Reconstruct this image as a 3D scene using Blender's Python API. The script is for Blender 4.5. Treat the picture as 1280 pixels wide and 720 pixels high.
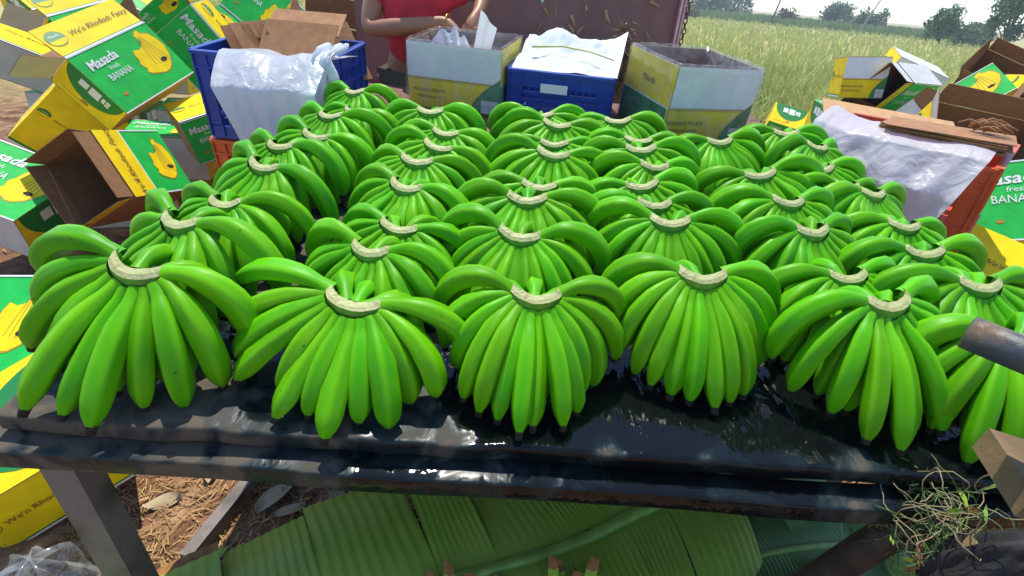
import bpy, bmesh, math, random
import numpy as np
from mathutils import Vector, Matrix, Euler, Quaternion, noise as mnoise

for o in list(bpy.data.objects):
    bpy.data.objects.remove(o)
scene = bpy.context.scene
COL = scene.collection
rad = math.radians

# ------------------------------------------------------------------ camera
F_PX, PITCH, ROLL, CAM_H = 650.0, rad(29.8), rad(5.0), 1.4
fwd = Vector((0, math.cos(PITCH), -math.sin(PITCH)))
r0v, u0v = Vector((1, 0, 0)), Vector((0, math.sin(PITCH), math.cos(PITCH)))
cam_r = r0v * math.cos(ROLL) + u0v * math.sin(ROLL)
cam_u = -r0v * math.sin(ROLL) + u0v * math.cos(ROLL)
cd = bpy.data.cameras.new('camera')
cam = bpy.data.objects.new('camera', cd)
COL.objects.link(cam)
M = Matrix((cam_r, cam_u, -fwd)).transposed().to_4x4()
M.translation = (0, 0, CAM_H)
cam.matrix_world = M
cd.sensor_width = 36.0
cd.lens = 36.0 * F_PX / 1280.0
cd.clip_start = 0.02
cd.clip_end = 3000
scene.camera = cam

# ------------------------------------------------------------------ light
SUN_EL, SUN_AZ = rad(66), rad(-14)          # azimuth from +Y towards +X
w = bpy.data.worlds.new('World')
scene.world = w
w.use_nodes = True
nt = w.node_tree
nt.nodes.clear()
sky = nt.nodes.new('ShaderNodeTexSky')
sky.sky_type = 'NISHITA'
sky.sun_disc = False
sky.sun_elevation = SUN_EL
sky.sun_rotation = SUN_AZ
sky.air_density = 1.0
sky.dust_density = 0.05
sky.ozone_density = 1.5
bg = nt.nodes.new('ShaderNodeBackground')
bg.inputs['Strength'].default_value = 0.15
wo = nt.nodes.new('ShaderNodeOutputWorld')
tint = nt.nodes.new('ShaderNodeMix')
tint.data_type = 'RGBA'
tint.blend_type = 'MULTIPLY'
tint.inputs[0].default_value = 1.0
tint.inputs[7].default_value = (.88, .94, 1.04, 1)      # hazy midday blue-grey over the whole sky
nt.links.new(sky.outputs[0], tint.inputs[6])
nt.links.new(tint.outputs[2], bg.inputs[0])
nt.links.new(bg.outputs[0], wo.inputs[0])
sd = bpy.data.lights.new('sun', 'SUN')
sd.energy = 3.4
sd.angle = rad(0.6)
sd.color = (1.0, 0.95, 0.86)
sun = bpy.data.objects.new('sun', sd)
COL.objects.link(sun)
sdir = Vector((math.sin(SUN_AZ) * math.cos(SUN_EL), math.cos(SUN_AZ) * math.cos(SUN_EL), math.sin(SUN_EL)))
sun.rotation_euler = sdir.to_track_quat('Z', 'Y').to_euler()
sun.location = (0, 0, 6)
vs = scene.view_settings
vs.view_transform = 'Standard'
vs.look = 'None'
vs.exposure = 0.75
vs.gamma = 1.0
vs.use_curve_mapping = False
scene.cycles.max_bounces = 7
scene.cycles.transparent_max_bounces = 10

# ------------------------------------------------------------------ helpers
def link(o, parent=None):
    COL.objects.link(o)
    if parent is not None:
        o.parent = parent
    return o

def tag(o, label=None, cat=None, group=None, kind=None):
    if label: o['label'] = label
    if cat: o['category'] = cat
    if group: o['group'] = group
    if kind: o['kind'] = kind
    return o

def empty(name, loc=(0, 0, 0), rot=(0, 0, 0), parent=None):
    o = bpy.data.objects.new(name, None)
    o.empty_display_size = .05
    o.location = loc
    o.rotation_euler = rot
    return link(o, parent)

def mesh(name, verts, faces, mats, smooth=False, fmat=None):
    me = bpy.data.meshes.new(name)
    me.from_pydata([tuple(v) for v in verts], [], [tuple(f) for f in faces])
    for m in (mats if isinstance(mats, (list, tuple)) else [mats]):
        me.materials.append(m)
    if smooth:
        me.polygons.foreach_set('use_smooth', [True] * len(me.polygons))
    if fmat is not None:
        me.polygons.foreach_set('material_index', list(fmat))
    me.update()
    return me

def obj(name, me, parent=None, mat4=None):
    o = bpy.data.objects.new(name, me)
    link(o, parent)
    if mat4 is not None:
        o.matrix_local = mat4
    return o

def box_vf(cx, cy, cz, sx, sy, sz):
    v = [(cx + a * sx / 2, cy + b * sy / 2, cz + c * sz / 2) for a in (-1, 1) for b in (-1, 1) for c in (-1, 1)]
    f = [(0, 1, 3, 2), (4, 6, 7, 5), (0, 4, 5, 1), (2, 3, 7, 6), (0, 2, 6, 4), (1, 5, 7, 3)]
    return v, f

class MB:
    def __init__(s):
        s.v, s.f, s.m = [], [], []
    def add(s, v, f, mi=0):
        b = len(s.v)
        s.v += [tuple(p) for p in v]
        s.f += [tuple(i + b for i in q) for q in f]
        s.m += [mi] * len(f)
        return s
    def box(s, cx, cy, cz, sx, sy, sz, mi=0):
        return s.add(*box_vf(cx, cy, cz, sx, sy, sz), mi)
    def bar(s, a, b, wd, ht, mi=0):
        a, b = Vector(a), Vector(b)
        d = (b - a).normalized()
        up = Vector((0, 0, 1)) if abs(d.z) < .95 else Vector((0, 1, 0))
        x = d.cross(up).normalized()
        y = x.cross(d)
        v = [p + x * (i * wd / 2) + y * (j * ht / 2) for p in (a, b) for i in (-1, 1) for j in (-1, 1)]
        f = [(0, 2, 3, 1), (4, 5, 7, 6), (0, 1, 5, 4), (2, 6, 7, 3), (0, 4, 6, 2), (1, 3, 7, 5)]
        return s.add(v, f, mi)
    def tube(s, pts, rads, seg=8, mi=0, cap=True):
        v, f = tube_vf(pts, rads, seg, cap)
        return s.add(v, f, mi)
    def me(s, name, mats, smooth=False):
        return mesh(name, s.v, s.f, mats, smooth, s.m)

def tube_vf(pts, rads, seg=8, cap=True):
    pts = [Vector(p) for p in pts]
    n = len(pts)
    if not isinstance(rads, (list, tuple, np.ndarray)):
        rads = [rads] * n
    v, f = [], []
    x = None
    for i in range(n):
        d = (pts[min(i + 1, n - 1)] - pts[max(i - 1, 0)]).normalized()
        if x is None:
            up = Vector((0, 0, 1)) if abs(d.z) < .9 else Vector((0, 1, 0))
            x = d.cross(up).normalized()
        else:
            x = (x - d * x.dot(d)).normalized()
        y = d.cross(x)
        for k in range(seg):
            a = 2 * math.pi * k / seg
            v.append(pts[i] + (x * math.cos(a) + y * math.sin(a)) * float(rads[i]))
    for i in range(n - 1):
        for k in range(seg):
            k2 = (k + 1) % seg
            f.append((i * seg + k, i * seg + k2, (i + 1) * seg + k2, (i + 1) * seg + k))
    if cap:
        f.append(tuple(range(seg))[::-1])
        f.append(tuple((n - 1) * seg + k for k in range(seg)))
    return v, f

# ------------------------------------------------------------------ materials
MATS = {}
def mat(name, col, rough=.6, spec=.5, var=0.0, scale=8.0, bump=0.0, bscale=40.0, metal=0.0, col2=None, coat=0.0,
        trans=0.0, detail=4.0, ramp=(.35, .65), rough2=None):
    m = bpy.data.materials.new(name)
    m.use_nodes = True
    t = m.node_tree
    b = t.nodes['Principled BSDF']
    b.inputs['Base Color'].default_value = (*col, 1)
    b.inputs['Roughness'].default_value = rough
    b.inputs['Specular IOR Level'].default_value = spec
    b.inputs['Metallic'].default_value = metal
    b.inputs['Coat Weight'].default_value = coat
    tc = t.nodes.new('ShaderNodeTexCoord')
    if var or col2:
        n = t.nodes.new('ShaderNodeTexNoise')
        n.inputs['Scale'].default_value = scale
        n.inputs['Detail'].default_value = detail
        t.links.new(tc.outputs['Object'], n.inputs['Vector'])
        r = t.nodes.new('ShaderNodeValToRGB')
        c2 = col2 if col2 else tuple(min(1, c * (1 + var)) for c in col)
        c1 = col if col2 else tuple(c * (1 - var) for c in col)
        r.color_ramp.elements[0].position = ramp[0]
        r.color_ramp.elements[1].position = ramp[1]
        r.color_ramp.elements[0].color = (*c1, 1)
        r.color_ramp.elements[1].color = (*c2, 1)
        t.links.new(n.outputs['Fac'], r.inputs[0])
        t.links.new(r.outputs[0], b.inputs['Base Color'])
        if rough2 is not None:
            mr = t.nodes.new('ShaderNodeMapRange')
            mr.inputs['From Min'].default_value = ramp[0]
            mr.inputs['From Max'].default_value = ramp[1]
            mr.inputs['To Min'].default_value = rough
            mr.inputs['To Max'].default_value = rough2
            t.links.new(n.outputs['Fac'], mr.inputs['Value'])
            t.links.new(mr.outputs[0], b.inputs['Roughness'])
    if bump:
        n2 = t.nodes.new('ShaderNodeTexNoise')
        n2.inputs['Scale'].default_value = bscale
        n2.inputs['Detail'].default_value = 5
        t.links.new(tc.outputs['Object'], n2.inputs['Vector'])
        bp = t.nodes.new('ShaderNodeBump')
        bp.inputs['Strength'].default_value = bump
        bp.inputs['Distance'].default_value = .01
        t.links.new(n2.outputs['Fac'], bp.inputs['Height'])
        t.links.new(bp.outputs[0], b.inputs['Normal'])
    if trans:
        tr = t.nodes.new('ShaderNodeBsdfTranslucent')
        mx = t.nodes.new('ShaderNodeMixShader')
        mx.inputs[0].default_value = trans
        tr.inputs['Color'].default_value = (*[min(1, c * 1.2) for c in col], 1)
        out = t.nodes['Material Output']
        t.links.new(b.outputs[0], mx.inputs[1])
        t.links.new(tr.outputs[0], mx.inputs[2])
        t.links.new(mx.outputs[0], out.inputs[0])
    MATS[name] = m
    return m

def banana_mat():
    m = mat('banana_green_peel', (.07, .33, .008), rough=.42, spec=.16)
    t = m.node_tree
    b = t.nodes['Principled BSDF']
    L = t.links.new
    oi = t.nodes.new('ShaderNodeObjectInfo')
    tc = t.nodes.new('ShaderNodeTexCoord')
    n = t.nodes.new('ShaderNodeTexNoise'); n.inputs['Scale'].default_value = 14; n.inputs['Detail'].default_value = 3
    L(tc.outputs['Object'], n.inputs['Vector'])
    r = t.nodes.new('ShaderNodeValToRGB')
    r.color_ramp.elements[0].position = .3; r.color_ramp.elements[0].color = (.058, .34, .001, 1)
    r.color_ramp.elements[1].position = .75; r.color_ramp.elements[1].color = (.105, .43, .001, 1)
    L(n.outputs['Fac'], r.inputs[0])
    # fruit-to-fruit tone
    hs = t.nodes.new('ShaderNodeHueSaturation')
    mr = t.nodes.new('ShaderNodeMapRange')
    mr.inputs['To Min'].default_value = .80; mr.inputs['To Max'].default_value = 1.14
    L(oi.outputs['Random'], mr.inputs['Value'])
    L(mr.outputs[0], hs.inputs['Value'])
    wn = t.nodes.new('ShaderNodeTexWhiteNoise'); wn.noise_dimensions = '1D'
    L(oi.outputs['Random'], wn.inputs['W'])
    mh = t.nodes.new('ShaderNodeMapRange'); mh.inputs['To Min'].default_value = .484; mh.inputs['To Max'].default_value = .506
    L(wn.outputs['Value'], mh.inputs['Value']); L(mh.outputs[0], hs.inputs['Hue'])
    L(r.outputs[0], hs.inputs['Color'])
    # paler peel along the ridges
    at = t.nodes.new('ShaderNodeAttribute'); at.attribute_name = 'ridge'
    mx = t.nodes.new('ShaderNodeMix'); mx.data_type = 'RGBA'
    mx.inputs[7].default_value = (.18, .52, .004, 1)
    L(at.outputs['Fac'], mx.inputs[0]); L(hs.outputs[0], mx.inputs[6])
    # specks
    v = t.nodes.new('ShaderNodeTexVoronoi'); v.inputs['Scale'].default_value = 42
    L(tc.outputs['Object'], v.inputs['Vector'])
    n3 = t.nodes.new('ShaderNodeTexNoise'); n3.inputs['Scale'].default_value = 30
    L(tc.outputs['Object'], n3.inputs['Vector'])
    lt = t.nodes.new('ShaderNodeMath'); lt.operation = 'LESS_THAN'; lt.inputs[1].default_value = .085
    L(v.outputs['Distance'], lt.inputs[0])
    gt = t.nodes.new('ShaderNodeMath'); gt.operation = 'GREATER_THAN'; gt.inputs[1].default_value = .6
    L(n3.outputs['Fac'], gt.inputs[0])
    mu = t.nodes.new('ShaderNodeMath'); mu.operation = 'MULTIPLY'
    L(lt.outputs[0], mu.inputs[0]); L(gt.outputs[0], mu.inputs[1])
    mu2 = t.nodes.new('ShaderNodeMath'); mu2.operation = 'MULTIPLY'; mu2.inputs[1].default_value = .75
    L(mu.outputs[0], mu2.inputs[0])
    mx2 = t.nodes.new('ShaderNodeMix'); mx2.data_type = 'RGBA'
    mx2.inputs[7].default_value = (.02, .05, .01, 1)
    L(mu2.outputs[0], mx2.inputs[0]); L(mx.outputs[2], mx2.inputs[6])
    n6 = t.nodes.new('ShaderNodeTexNoise'); n6.inputs['Scale'].default_value = 26; n6.inputs['Detail'].default_value = 8; n6.inputs['Roughness'].default_value = .75
    L(tc.outputs['Object'], n6.inputs['Vector'])
    rs = t.nodes.new('ShaderNodeMapRange'); rs.inputs['From Min'].default_value = .66; rs.inputs['From Max'].default_value = .76
    rs.inputs['To Max'].default_value = .55
    L(n6.outputs['Fac'], rs.inputs['Value'])
    mx3 = t.nodes.new('ShaderNodeMix'); mx3.data_type = 'RGBA'; mx3.inputs[7].default_value = (.16, .15, .03, 1)
    L(rs.outputs[0], mx3.inputs[0]); L(mx2.outputs[2], mx3.inputs[6])
    L(mx3.outputs[2], b.inputs['Base Color'])
    bn = t.nodes.new('ShaderNodeBump'); bn.inputs['Strength'].default_value = .12; bn.inputs['Distance'].default_value = .004
    L(n6.outputs['Fac'], bn.inputs['Height']); L(bn.outputs[0], b.inputs['Normal'])
    b.inputs['Subsurface Weight'].default_value = .12
    b.inputs['Subsurface Radius'].default_value = (.004, .012, .002)
    return m

M_BAN = banana_mat()
M_TIP = mat('blossom_end_black', (.018, .012, .008), rough=.9, var=.5, scale=60)
M_CUT = mat('cut_crown_pale', (.50, .50, .20), rough=.6, col2=(.36, .33, .10), scale=45, ramp=(.45, .80), bump=.3, bscale=120)
M_CRG = mat('crown_green', (.11, .30, .02), rough=.5, var=.25, scale=40)
M_KRAFT = mat('kraft_cardboard', (.26, .125, .045), rough=.85, var=.12, scale=30, bump=.06, bscale=200)
M_KRAFT2 = mat('pale_kraft_paper', (.52, .30, .13), rough=.85, var=.1, scale=20)
M_YEL = mat('yellow_print', (.88, .63, .003), rough=.6, spec=.2, var=.09, scale=11, bump=.05, bscale=60)
M_GRN = mat('green_print', (.012, .46, .06), rough=.55, spec=.25, var=.12, scale=11, bump=.05, bscale=60)
M_DGRN = mat('dark_green_print', (.008, .20, .022), rough=.45)
M_WHT = mat('white_print', (.76, .76, .72), rough=.5, var=.04, scale=9)
M_GREY = mat('grey_board', (.60, .58, .53), rough=.7, var=.07, scale=9)
M_INK = mat('brown_ink', (.16, .06, .008), rough=.6)
M_OUTL = mat('ochre_outline', (.42, .22, .004), rough=.6)
M_HOLE = mat('hand_hole_dark', (.03, .014, .006), rough=.9)
M_BLUE = mat('blue_plastic', (.012, .055, .32), rough=.35, var=.15, scale=5)
M_RED = mat('red_plastic', (.62, .10, .028), rough=.4, var=.12, scale=5)
M_LPAPER = mat('thin_white_paper', (.80, .85, .86), rough=.7, trans=.3, bump=.25, bscale=30)
M_IRON = mat('grey_painted_iron', (.17, .14, .115), rough=.6, col2=(.07, .055, .045), scale=9, ramp=(.4, .62), bump=.2, bscale=60)
M_RUST = mat('rusty_brown_iron', (.13, .055, .04), rough=.75, col2=(.085, .034, .026), scale=6, bump=.15, bscale=50)

def plastic_sheet_mat():
    m = bpy.data.materials.new('white_polythene')
    m.use_nodes = True
    t = m.node_tree
    b = t.nodes['Principled BSDF']
    b.inputs['Base Color'].default_value = (.88, .90, .92, 1)
    b.inputs['Roughness'].default_value = .28
    tr = t.nodes.new('ShaderNodeBsdfTranslucent'); tr.inputs['Color'].default_value = (.85, .88, .92, 1)
    mx = t.nodes.new('ShaderNodeMixShader'); mx.inputs[0].default_value = .5
    t.links.new(b.outputs[0], mx.inputs[1]); t.links.new(tr.outputs[0], mx.inputs[2])
    t.links.new(mx.outputs[0], t.nodes['Material Output'].inputs[0])
    tc = t.nodes.new('ShaderNodeTexCoord')
    n = t.nodes.new('ShaderNodeTexNoise'); n.inputs['Scale'].default_value = 12; n.inputs['Detail'].default_value = 4
    n.inputs['Distortion'].default_value = 1.5
    t.links.new(tc.outputs['Object'], n.inputs['Vector'])
    bp = t.nodes.new('ShaderNodeBump'); bp.inputs['Strength'].default_value = .5; bp.inputs['Distance'].default_value = .02
    t.links.new(n.outputs['Fac'], bp.inputs['Height']); t.links.new(bp.outputs[0], b.inputs['Normal'])
    return m
M_POLY = plastic_sheet_mat()

def clear_film_mat():
    m = bpy.data.materials.new('clear_polythene')
    m.use_nodes = True
    t = m.node_tree
    t.nodes.remove(t.nodes['Principled BSDF'])
    tp = t.nodes.new('ShaderNodeBsdfTransparent')
    df = t.nodes.new('ShaderNodeBsdfDiffuse'); df.inputs[0].default_value = (.75, .8, .82, 1)
    gl = t.nodes.new('ShaderNodeBsdfGlossy'); gl.inputs['Roughness'].default_value = .12
    m1 = t.nodes.new('ShaderNodeMixShader'); m2 = t.nodes.new('ShaderNodeMixShader')
    tc = t.nodes.new('ShaderNodeTexCoord')
    n = t.nodes.new('ShaderNodeTexNoise'); n.inputs['Scale'].default_value = 9; n.inputs['Distortion'].default_value = 2.5
    t.links.new(tc.outputs['Object'], n.inputs['Vector'])
    mr = t.nodes.new('ShaderNodeMapRange')
    mr.inputs['From Min'].default_value = .35; mr.inputs['From Max'].default_value = .7
    mr.inputs['To Min'].default_value = .03; mr.inputs['To Max'].default_value = .22
    t.links.new(n.outputs['Fac'], mr.inputs['Value'])
    t.links.new(mr.outputs[0], m1.inputs[0])
    t.links.new(tp.outputs[0], m1.inputs[1]); t.links.new(df.outputs[0], m1.inputs[2])
    m2.inputs[0].default_value = .06
    t.links.new(m1.outputs[0], m2.inputs[1]); t.links.new(gl.outputs[0], m2.inputs[2])
    bp = t.nodes.new('ShaderNodeBump'); bp.inputs['Strength'].default_value = .6
    t.links.new(n.outputs['Fac'], bp.inputs['Height']); t.links.new(bp.outputs[0], gl.inputs['Normal'])
    t.links.new(m2.outputs[0], t.nodes['Material Output'].inputs[0])
    return m
M_FILM = clear_film_mat()

# ------------------------------------------------------------------ ground, field
def ground_mat():
    m = bpy.data.materials.new('earth_and_field')
    m.use_nodes = True
    t = m.node_tree; L = t.links.new
    b = t.nodes['Principled BSDF']; b.inputs['Roughness'].default_value = .95
    b.inputs['Specular IOR Level'].default_value = .1
    tc = t.nodes.new('ShaderNodeTexCoord')
    def noise(s, d=6, dist=0):
        n = t.nodes.new('ShaderNodeTexNoise'); n.inputs['Scale'].default_value = s; n.inputs['Detail'].default_value = d
        n.inputs['Distortion'].default_value = dist
        L(tc.outputs['Object'], n.inputs['Vector']); return n
    def ramp(n, cols):
        r = t.nodes.new('ShaderNodeValToRGB')
        while len(r.color_ramp.elements) < len(cols): r.color_ramp.elements.new(.5)
        for e, (p, c) in zip(r.color_ramp.elements, cols): e.position = p; e.color = (*c, 1)
        L(n.outputs['Fac'], r.inputs[0]); return r
    n1 = noise(7, 8, .6)
    dirt = ramp(n1, [(.3, (.075, .036, .020)), (.5, (.22, .115, .06)), (.7, (.42, .25, .14))])
    n2 = noise(.35, 6)
    field = ramp(n2, [(.3, (.34, .30, .11)), (.55, (.46, .39, .16)), (.75, (.28, .32, .10))])
    sx = t.nodes.new('ShaderNodeSeparateXYZ'); L(tc.outputs['Object'], sx.inputs[0])
    n4 = noise(.5, 5)
    ad = t.nodes.new('ShaderNodeMath'); ad.operation = 'MULTIPLY_ADD'
    ad.inputs[1].default_value = 3.0
    L(n4.outputs['Fac'], ad.inputs[0]); L(sx.outputs['Y'], ad.inputs[2])
    mr = t.nodes.new('ShaderNodeMapRange')
    mr.inputs['From Min'].default_value = 6.5; mr.inputs['From Max'].default_value = 9.5
    L(ad.outputs[0], mr.inputs['Value'])
    mx = t.nodes.new('ShaderNodeMix'); mx.data_type = 'RGBA'
    L(mr.outputs[0], mx.inputs[0]); L(dirt.outputs[0], mx.inputs[6]); L(field.outputs[0], mx.inputs[7])
    L(mx.outputs[2], b.inputs['Base Color'])
    bp = t.nodes.new('ShaderNodeBump'); bp.inputs['Strength'].default_value = .8; bp.inputs['Distance'].default_value = .04
    n5 = noise(22, 8, .4)
    L(n5.outputs['Fac'], bp.inputs['Height']); L(bp.outputs[0], b.inputs['Normal'])
    return m

def ground_z(x, y):
    return 0.018 * math.sin(2.1 * x + .7) * math.cos(1.7 * y) + .01 * math.sin(5.3 * x - 3.1 * y)
gx = np.concatenate([[-1500, -400, -120, -40, -15], np.linspace(-6, 8, 57), [15, 40, 120, 400, 1500]])
gy = np.concatenate([[-60, -20, -6], np.linspace(-1, 11, 49), [20, 40, 80, 200, 600, 2000]])
gv = [(x, y, ground_z(x, y) if -6 <= x <= 8 and -1 <= y <= 11 else 0.0) for y in gy for x in gx]
nx = len(gx)
gf = [(j * nx + i, j * nx + i + 1, (j + 1) * nx + i + 1, (j + 1) * nx + i) for j in range(len(gy) - 1) for i in range(nx - 1)]
tag(obj('ground', mesh('ground', gv, gf, ground_mat(), True)), 'reddish brown earth running out into the dry field', 'ground', kind='structure')

def leafy_mat(name, c1, c2, trans=.25, rough=.55, scale=1.5):
    return mat(name, c1, rough=rough, spec=.3, col2=c2, scale=scale, trans=trans)
M_GRASS = leafy_mat('dry_field_grass', (.50, .49, .16), (.32, .44, .11), scale=.5)
M_HEDGE = leafy_mat('far_crop_green', (.16, .24, .075), (.22, .29, .09), scale=.15)

def blades(rng, n, dmin, dmax, amin, amax, h0, h1, wd, mats, name, lean=.5, reject=None):
    d = np.exp(rng.uniform(np.log(dmin), np.log(dmax), n))
    a = rng.uniform(amin, amax, n)
    x, y = d * np.sin(a), d * np.cos(a)
    if reject is not None:
        k = ~reject(x, y); x, y, d = x[k], y[k], d[k]; n = len(x)
    h = rng.uniform(h0, h1, n) * (1 + .0 * d)
    ww = wd * (0.6 + d / 14)
    th = rng.uniform(0, 2 * np.pi, n)
    ln = rng.uniform(.1, lean, n) * h
    lx, ly = np.cos(th) * ln, np.sin(th) * ln
    ph = rng.uniform(0, 2 * np.pi, n)
    px, py = np.cos(ph) * ww, np.sin(ph) * ww
    z0 = np.zeros(n) - .02
    V = np.stack([np.stack([x - px, y - py, z0], 1), np.stack([x + px, y + py, z0], 1),
                  np.stack([x + lx * .35 + px * .8, y + ly * .35 + py * .8, h * .6], 1), np.stack([x + lx * .35 - px * .8, y + ly * .35 - py * .8, h * .6], 1),
                  np.stack([x + lx, y + ly, h], 1)], 1).reshape(-1, 3)
    me = bpy.data.meshes.new(name)
    base = np.arange(n) * 5
    q = np.stack([base, base + 1, base + 2, base + 3], 1)
    tr = np.stack([base + 3, base + 2, base + 4], 1)
    me.from_pydata(V.tolist(), [], q.tolist() + tr.tolist())
    me.materials.append(mats)
    return me

rng = np.random.default_rng(5)
def rej(x, y): return ((x < 5.0) & (y < 6.6)) | ((x < 1.6) & (y < 7.0)) | ((x > 1.6) & (x < 2.8) & (y < 8.6) & (rng.random(len(x)) < .6))
fg = obj('field_grass', blades(rng, 40000, 6.5, 75, rad(-42), rad(62), .16, .5, .012, M_GRASS, 'field_grass', .9, rej))
tag(fg, 'dry yellow green grass covering the open field', 'grass', kind='stuff')

def tuft_rej(x, y): return ~((x > 1.7) & (x < 7.5) & (y > 6.7) & (np.sin(1.9 * x + .8 * y) + np.sin(2.7 * y - 1.1 * x) > .1))
tg = obj('tall_grass', blades(rng, 9000, 6.6, 15, rad(8), rad(50), .35, .85, .006, leafy_mat('tall_green_grass', (.42, .42, .13), (.22, .34, .07), scale=1.2), 'tall_grass', 1.0, tuft_rej))
tag(tg, 'tall pale green grass tufts at the near edge of field', 'grass', kind='stuff')

# ------------------------------------------------------------------ banana table
TILT, TYAW = rad(5.0), rad(1.5)
T_ROT = Euler((TILT, 0, TYAW), 'XYZ')
T_MAT = Matrix.Translation((0, .60, .755)) @ T_ROT.to_matrix().to_4x4()
def onT(x, y, z=0.0): return T_MAT @ Vector((x, y, z))

def wet_sheet_mat():
    m = bpy.data.materials.new('wet_black_polythene')
    m.use_nodes = True
    t = m.node_tree; L = t.links.new
    b = t.nodes['Principled BSDF']
    b.inputs['Specular IOR Level'].default_value = .28
    tc = t.nodes.new('ShaderNodeTexCoord')
    n = t.nodes.new('ShaderNodeTexNoise'); n.inputs['Scale'].default_value = 9; n.inputs['Detail'].default_value = 6
    n.inputs['Distortion'].default_value = .8
    L(tc.outputs['Object'], n.inputs['Vector'])
    # drier, muddier towards the left end
    sx = t.nodes.new('ShaderNodeSeparateXYZ'); L(tc.outputs['Object'], sx.inputs[0])
    dry = t.nodes.new('ShaderNodeMapRange')
    dry.inputs['From Min'].default_value = .25; dry.inputs['From Max'].default_value = -.85
    dry.inputs['To Min'].default_value = -.13; dry.inputs['To Max'].default_value = .20
    L(sx.outputs['X'], dry.inputs['Value'])
    ad = t.nodes.new('ShaderNodeMath'); ad.operation = 'ADD'
    lip = t.nodes.new('ShaderNodeMapRange')
    lip.inputs['From Min'].default_value = .09; lip.inputs['From Max'].default_value = .0
    lip.inputs['To Min'].default_value = 0; lip.inputs['To Max'].default_value = .06
    L(sx.outputs['Y'], lip.inputs['Value'])
    a2 = t.nodes.new('ShaderNodeMath'); a2.operation = 'ADD'
    L(dry.outputs[0], a2.inputs[0]); L(lip.outputs[0], a2.inputs[1])
    L(n.outputs['Fac'], ad.inputs[0]); L(a2.outputs[0], ad.inputs[1])
    r = t.nodes.new('ShaderNodeValToRGB')
    els = r.color_ramp.elements
    els[0].position = .46; els[0].color = (.004, .005, .005, 1)
    els[1].position = .70; els[1].color = (.10, .078, .055, 1)
    e = els.new(.60); e.color = (.012, .022, .022, 1)
    L(ad.outputs[0], r.inputs[0]); L(r.outputs[0], b.inputs['Base Color'])
    rr = t.nodes.new('ShaderNodeMapRange')
    rr.inputs['From Min'].default_value = .52; rr.inputs['From Max'].default_value = .66
    rr.inputs['To Min'].default_value = .05; rr.inputs['To Max'].default_value = .8
    L(ad.outputs[0], rr.inputs['Value']); L(rr.outputs[0], b.inputs['Roughness'])
    mp = t.nodes.new('ShaderNodeMapping'); mp.inputs['Scale'].default_value = (14, 6, 6); mp.inputs['Rotation'].default_value = (0, 0, .5)
    L(tc.outputs['Object'], mp.inputs[0])
    n2 = t.nodes.new('ShaderNodeTexNoise'); n2.inputs['Scale'].default_value = 1.6; n2.inputs['Detail'].default_value = 3; n2.inputs['Distortion'].default_value = .6
    L(mp.outputs[0], n2.inputs['Vector'])
    bp = t.nodes.new('ShaderNodeBump'); bp.inputs['Strength'].default_value = .38; bp.inputs['Distance'].default_value = .012
    L(n2.outputs['Fac'], bp.inputs['Height']); L(bp.outputs[0], b.inputs['Normal'])
    return m
M_WET = wet_sheet_mat()

tb = empty('packing_table', (0, .60, .755), T_ROT)
tag(tb, 'long iron table under black wet polythene, loaded with green bananas', 'table')
rng = np.random.default_rng(2)
TX0, TX1, TY1 = -.80, 1.14, 1.47
# foam-and-board top wrapped in black polythene, its front lip hanging a little
xs = np.linspace(TX0, TX1, 160); prof = [(TY1, -.035), (TY1, -.004)] + [(y, 0) for y in np.linspace(TY1 - .03, .03, 40)] + [(.010, 0), (.004, -.0004), (.0008, -.0022), (0, -.006), (0, -.020), (.0004, -.030), (.003, -.0335), (.02, -.036)]
sv = []
for (py, pz) in prof:
    for x in xs:
        wv = .0016 * math.sin(23 * x + 7 * py) + .0012 * math.sin(51 * x - 17 * py + 1.3)
        wob = .003 * math.sin(3.1 * x + .6) + .0012 * math.sin(13 * x) + .0008 * math.sin(37 * x)
        edge = 1.0 if py < .035 else 0.0
        sv.append((x, py + edge * wob, pz + (wv if py < TY1 - .01 else 0) + (edge * .5 * wob if pz < -.005 else 0)))
nx = len(xs)
sf = [(j * nx + i, (j + 1) * nx + i, (j + 1) * nx + i + 1, j * nx + i + 1) for j in range(len(prof) - 1) for i in range(nx - 1)]
obj('table_top', mesh('table_top', sv, sf, M_WET, True), tb)
# board core under the sheet
obj('board', MB().box((TX0 + TX1) / 2, TY1 / 2 + .012, -.0215, TX1 - TX0 - .008, TY1 - .03, .025).me('board', M_IRON), tb)
# front rail: angle iron sheathed in the same wet film
rv, prof = [], [(.012, -.0395), (-.020, -.0400), (-.034, -.0405), (-.0372, -.0416), (-.038, -.0450), (-.038, -.060), (-.038, -.076), (-.0372, -.0795), (-.034, -.081), (-.026, -.081), (-.024, -.078), (-.024, -.06), (.012, -.056)]
for (py, pz) in prof:
    for x in np.linspace(TX0 - .035, TX1 + .02, 90):
        rv.append((x, py + .0025 * math.sin(9 * x), pz + .0015 * math.sin(17 * x + 2)))
sf = [(j * 90 + i, (j + 1) * 90 + i, (j + 1) * 90 + i + 1, j * 90 + i + 1) for j in range(len(prof) - 1) for i in range(89)]
obj('front_rail', mesh('front_rail', rv, sf, M_WET, True), tb)
for xx in (TX0 + .012, TX1 - .012):
    obj('side_rail', MB().bar((xx, .02, -.06), (xx, TY1, -.06), .03, .04).me('side_rail', M_IRON), tb)
obj('back_rail', MB().bar((TX0, TY1 - .012, -.06), (TX1, TY1 - .012, -.06), .03, .04).me('back_rail', M_IRON), tb)
inv = T_MAT.inverted()
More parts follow.
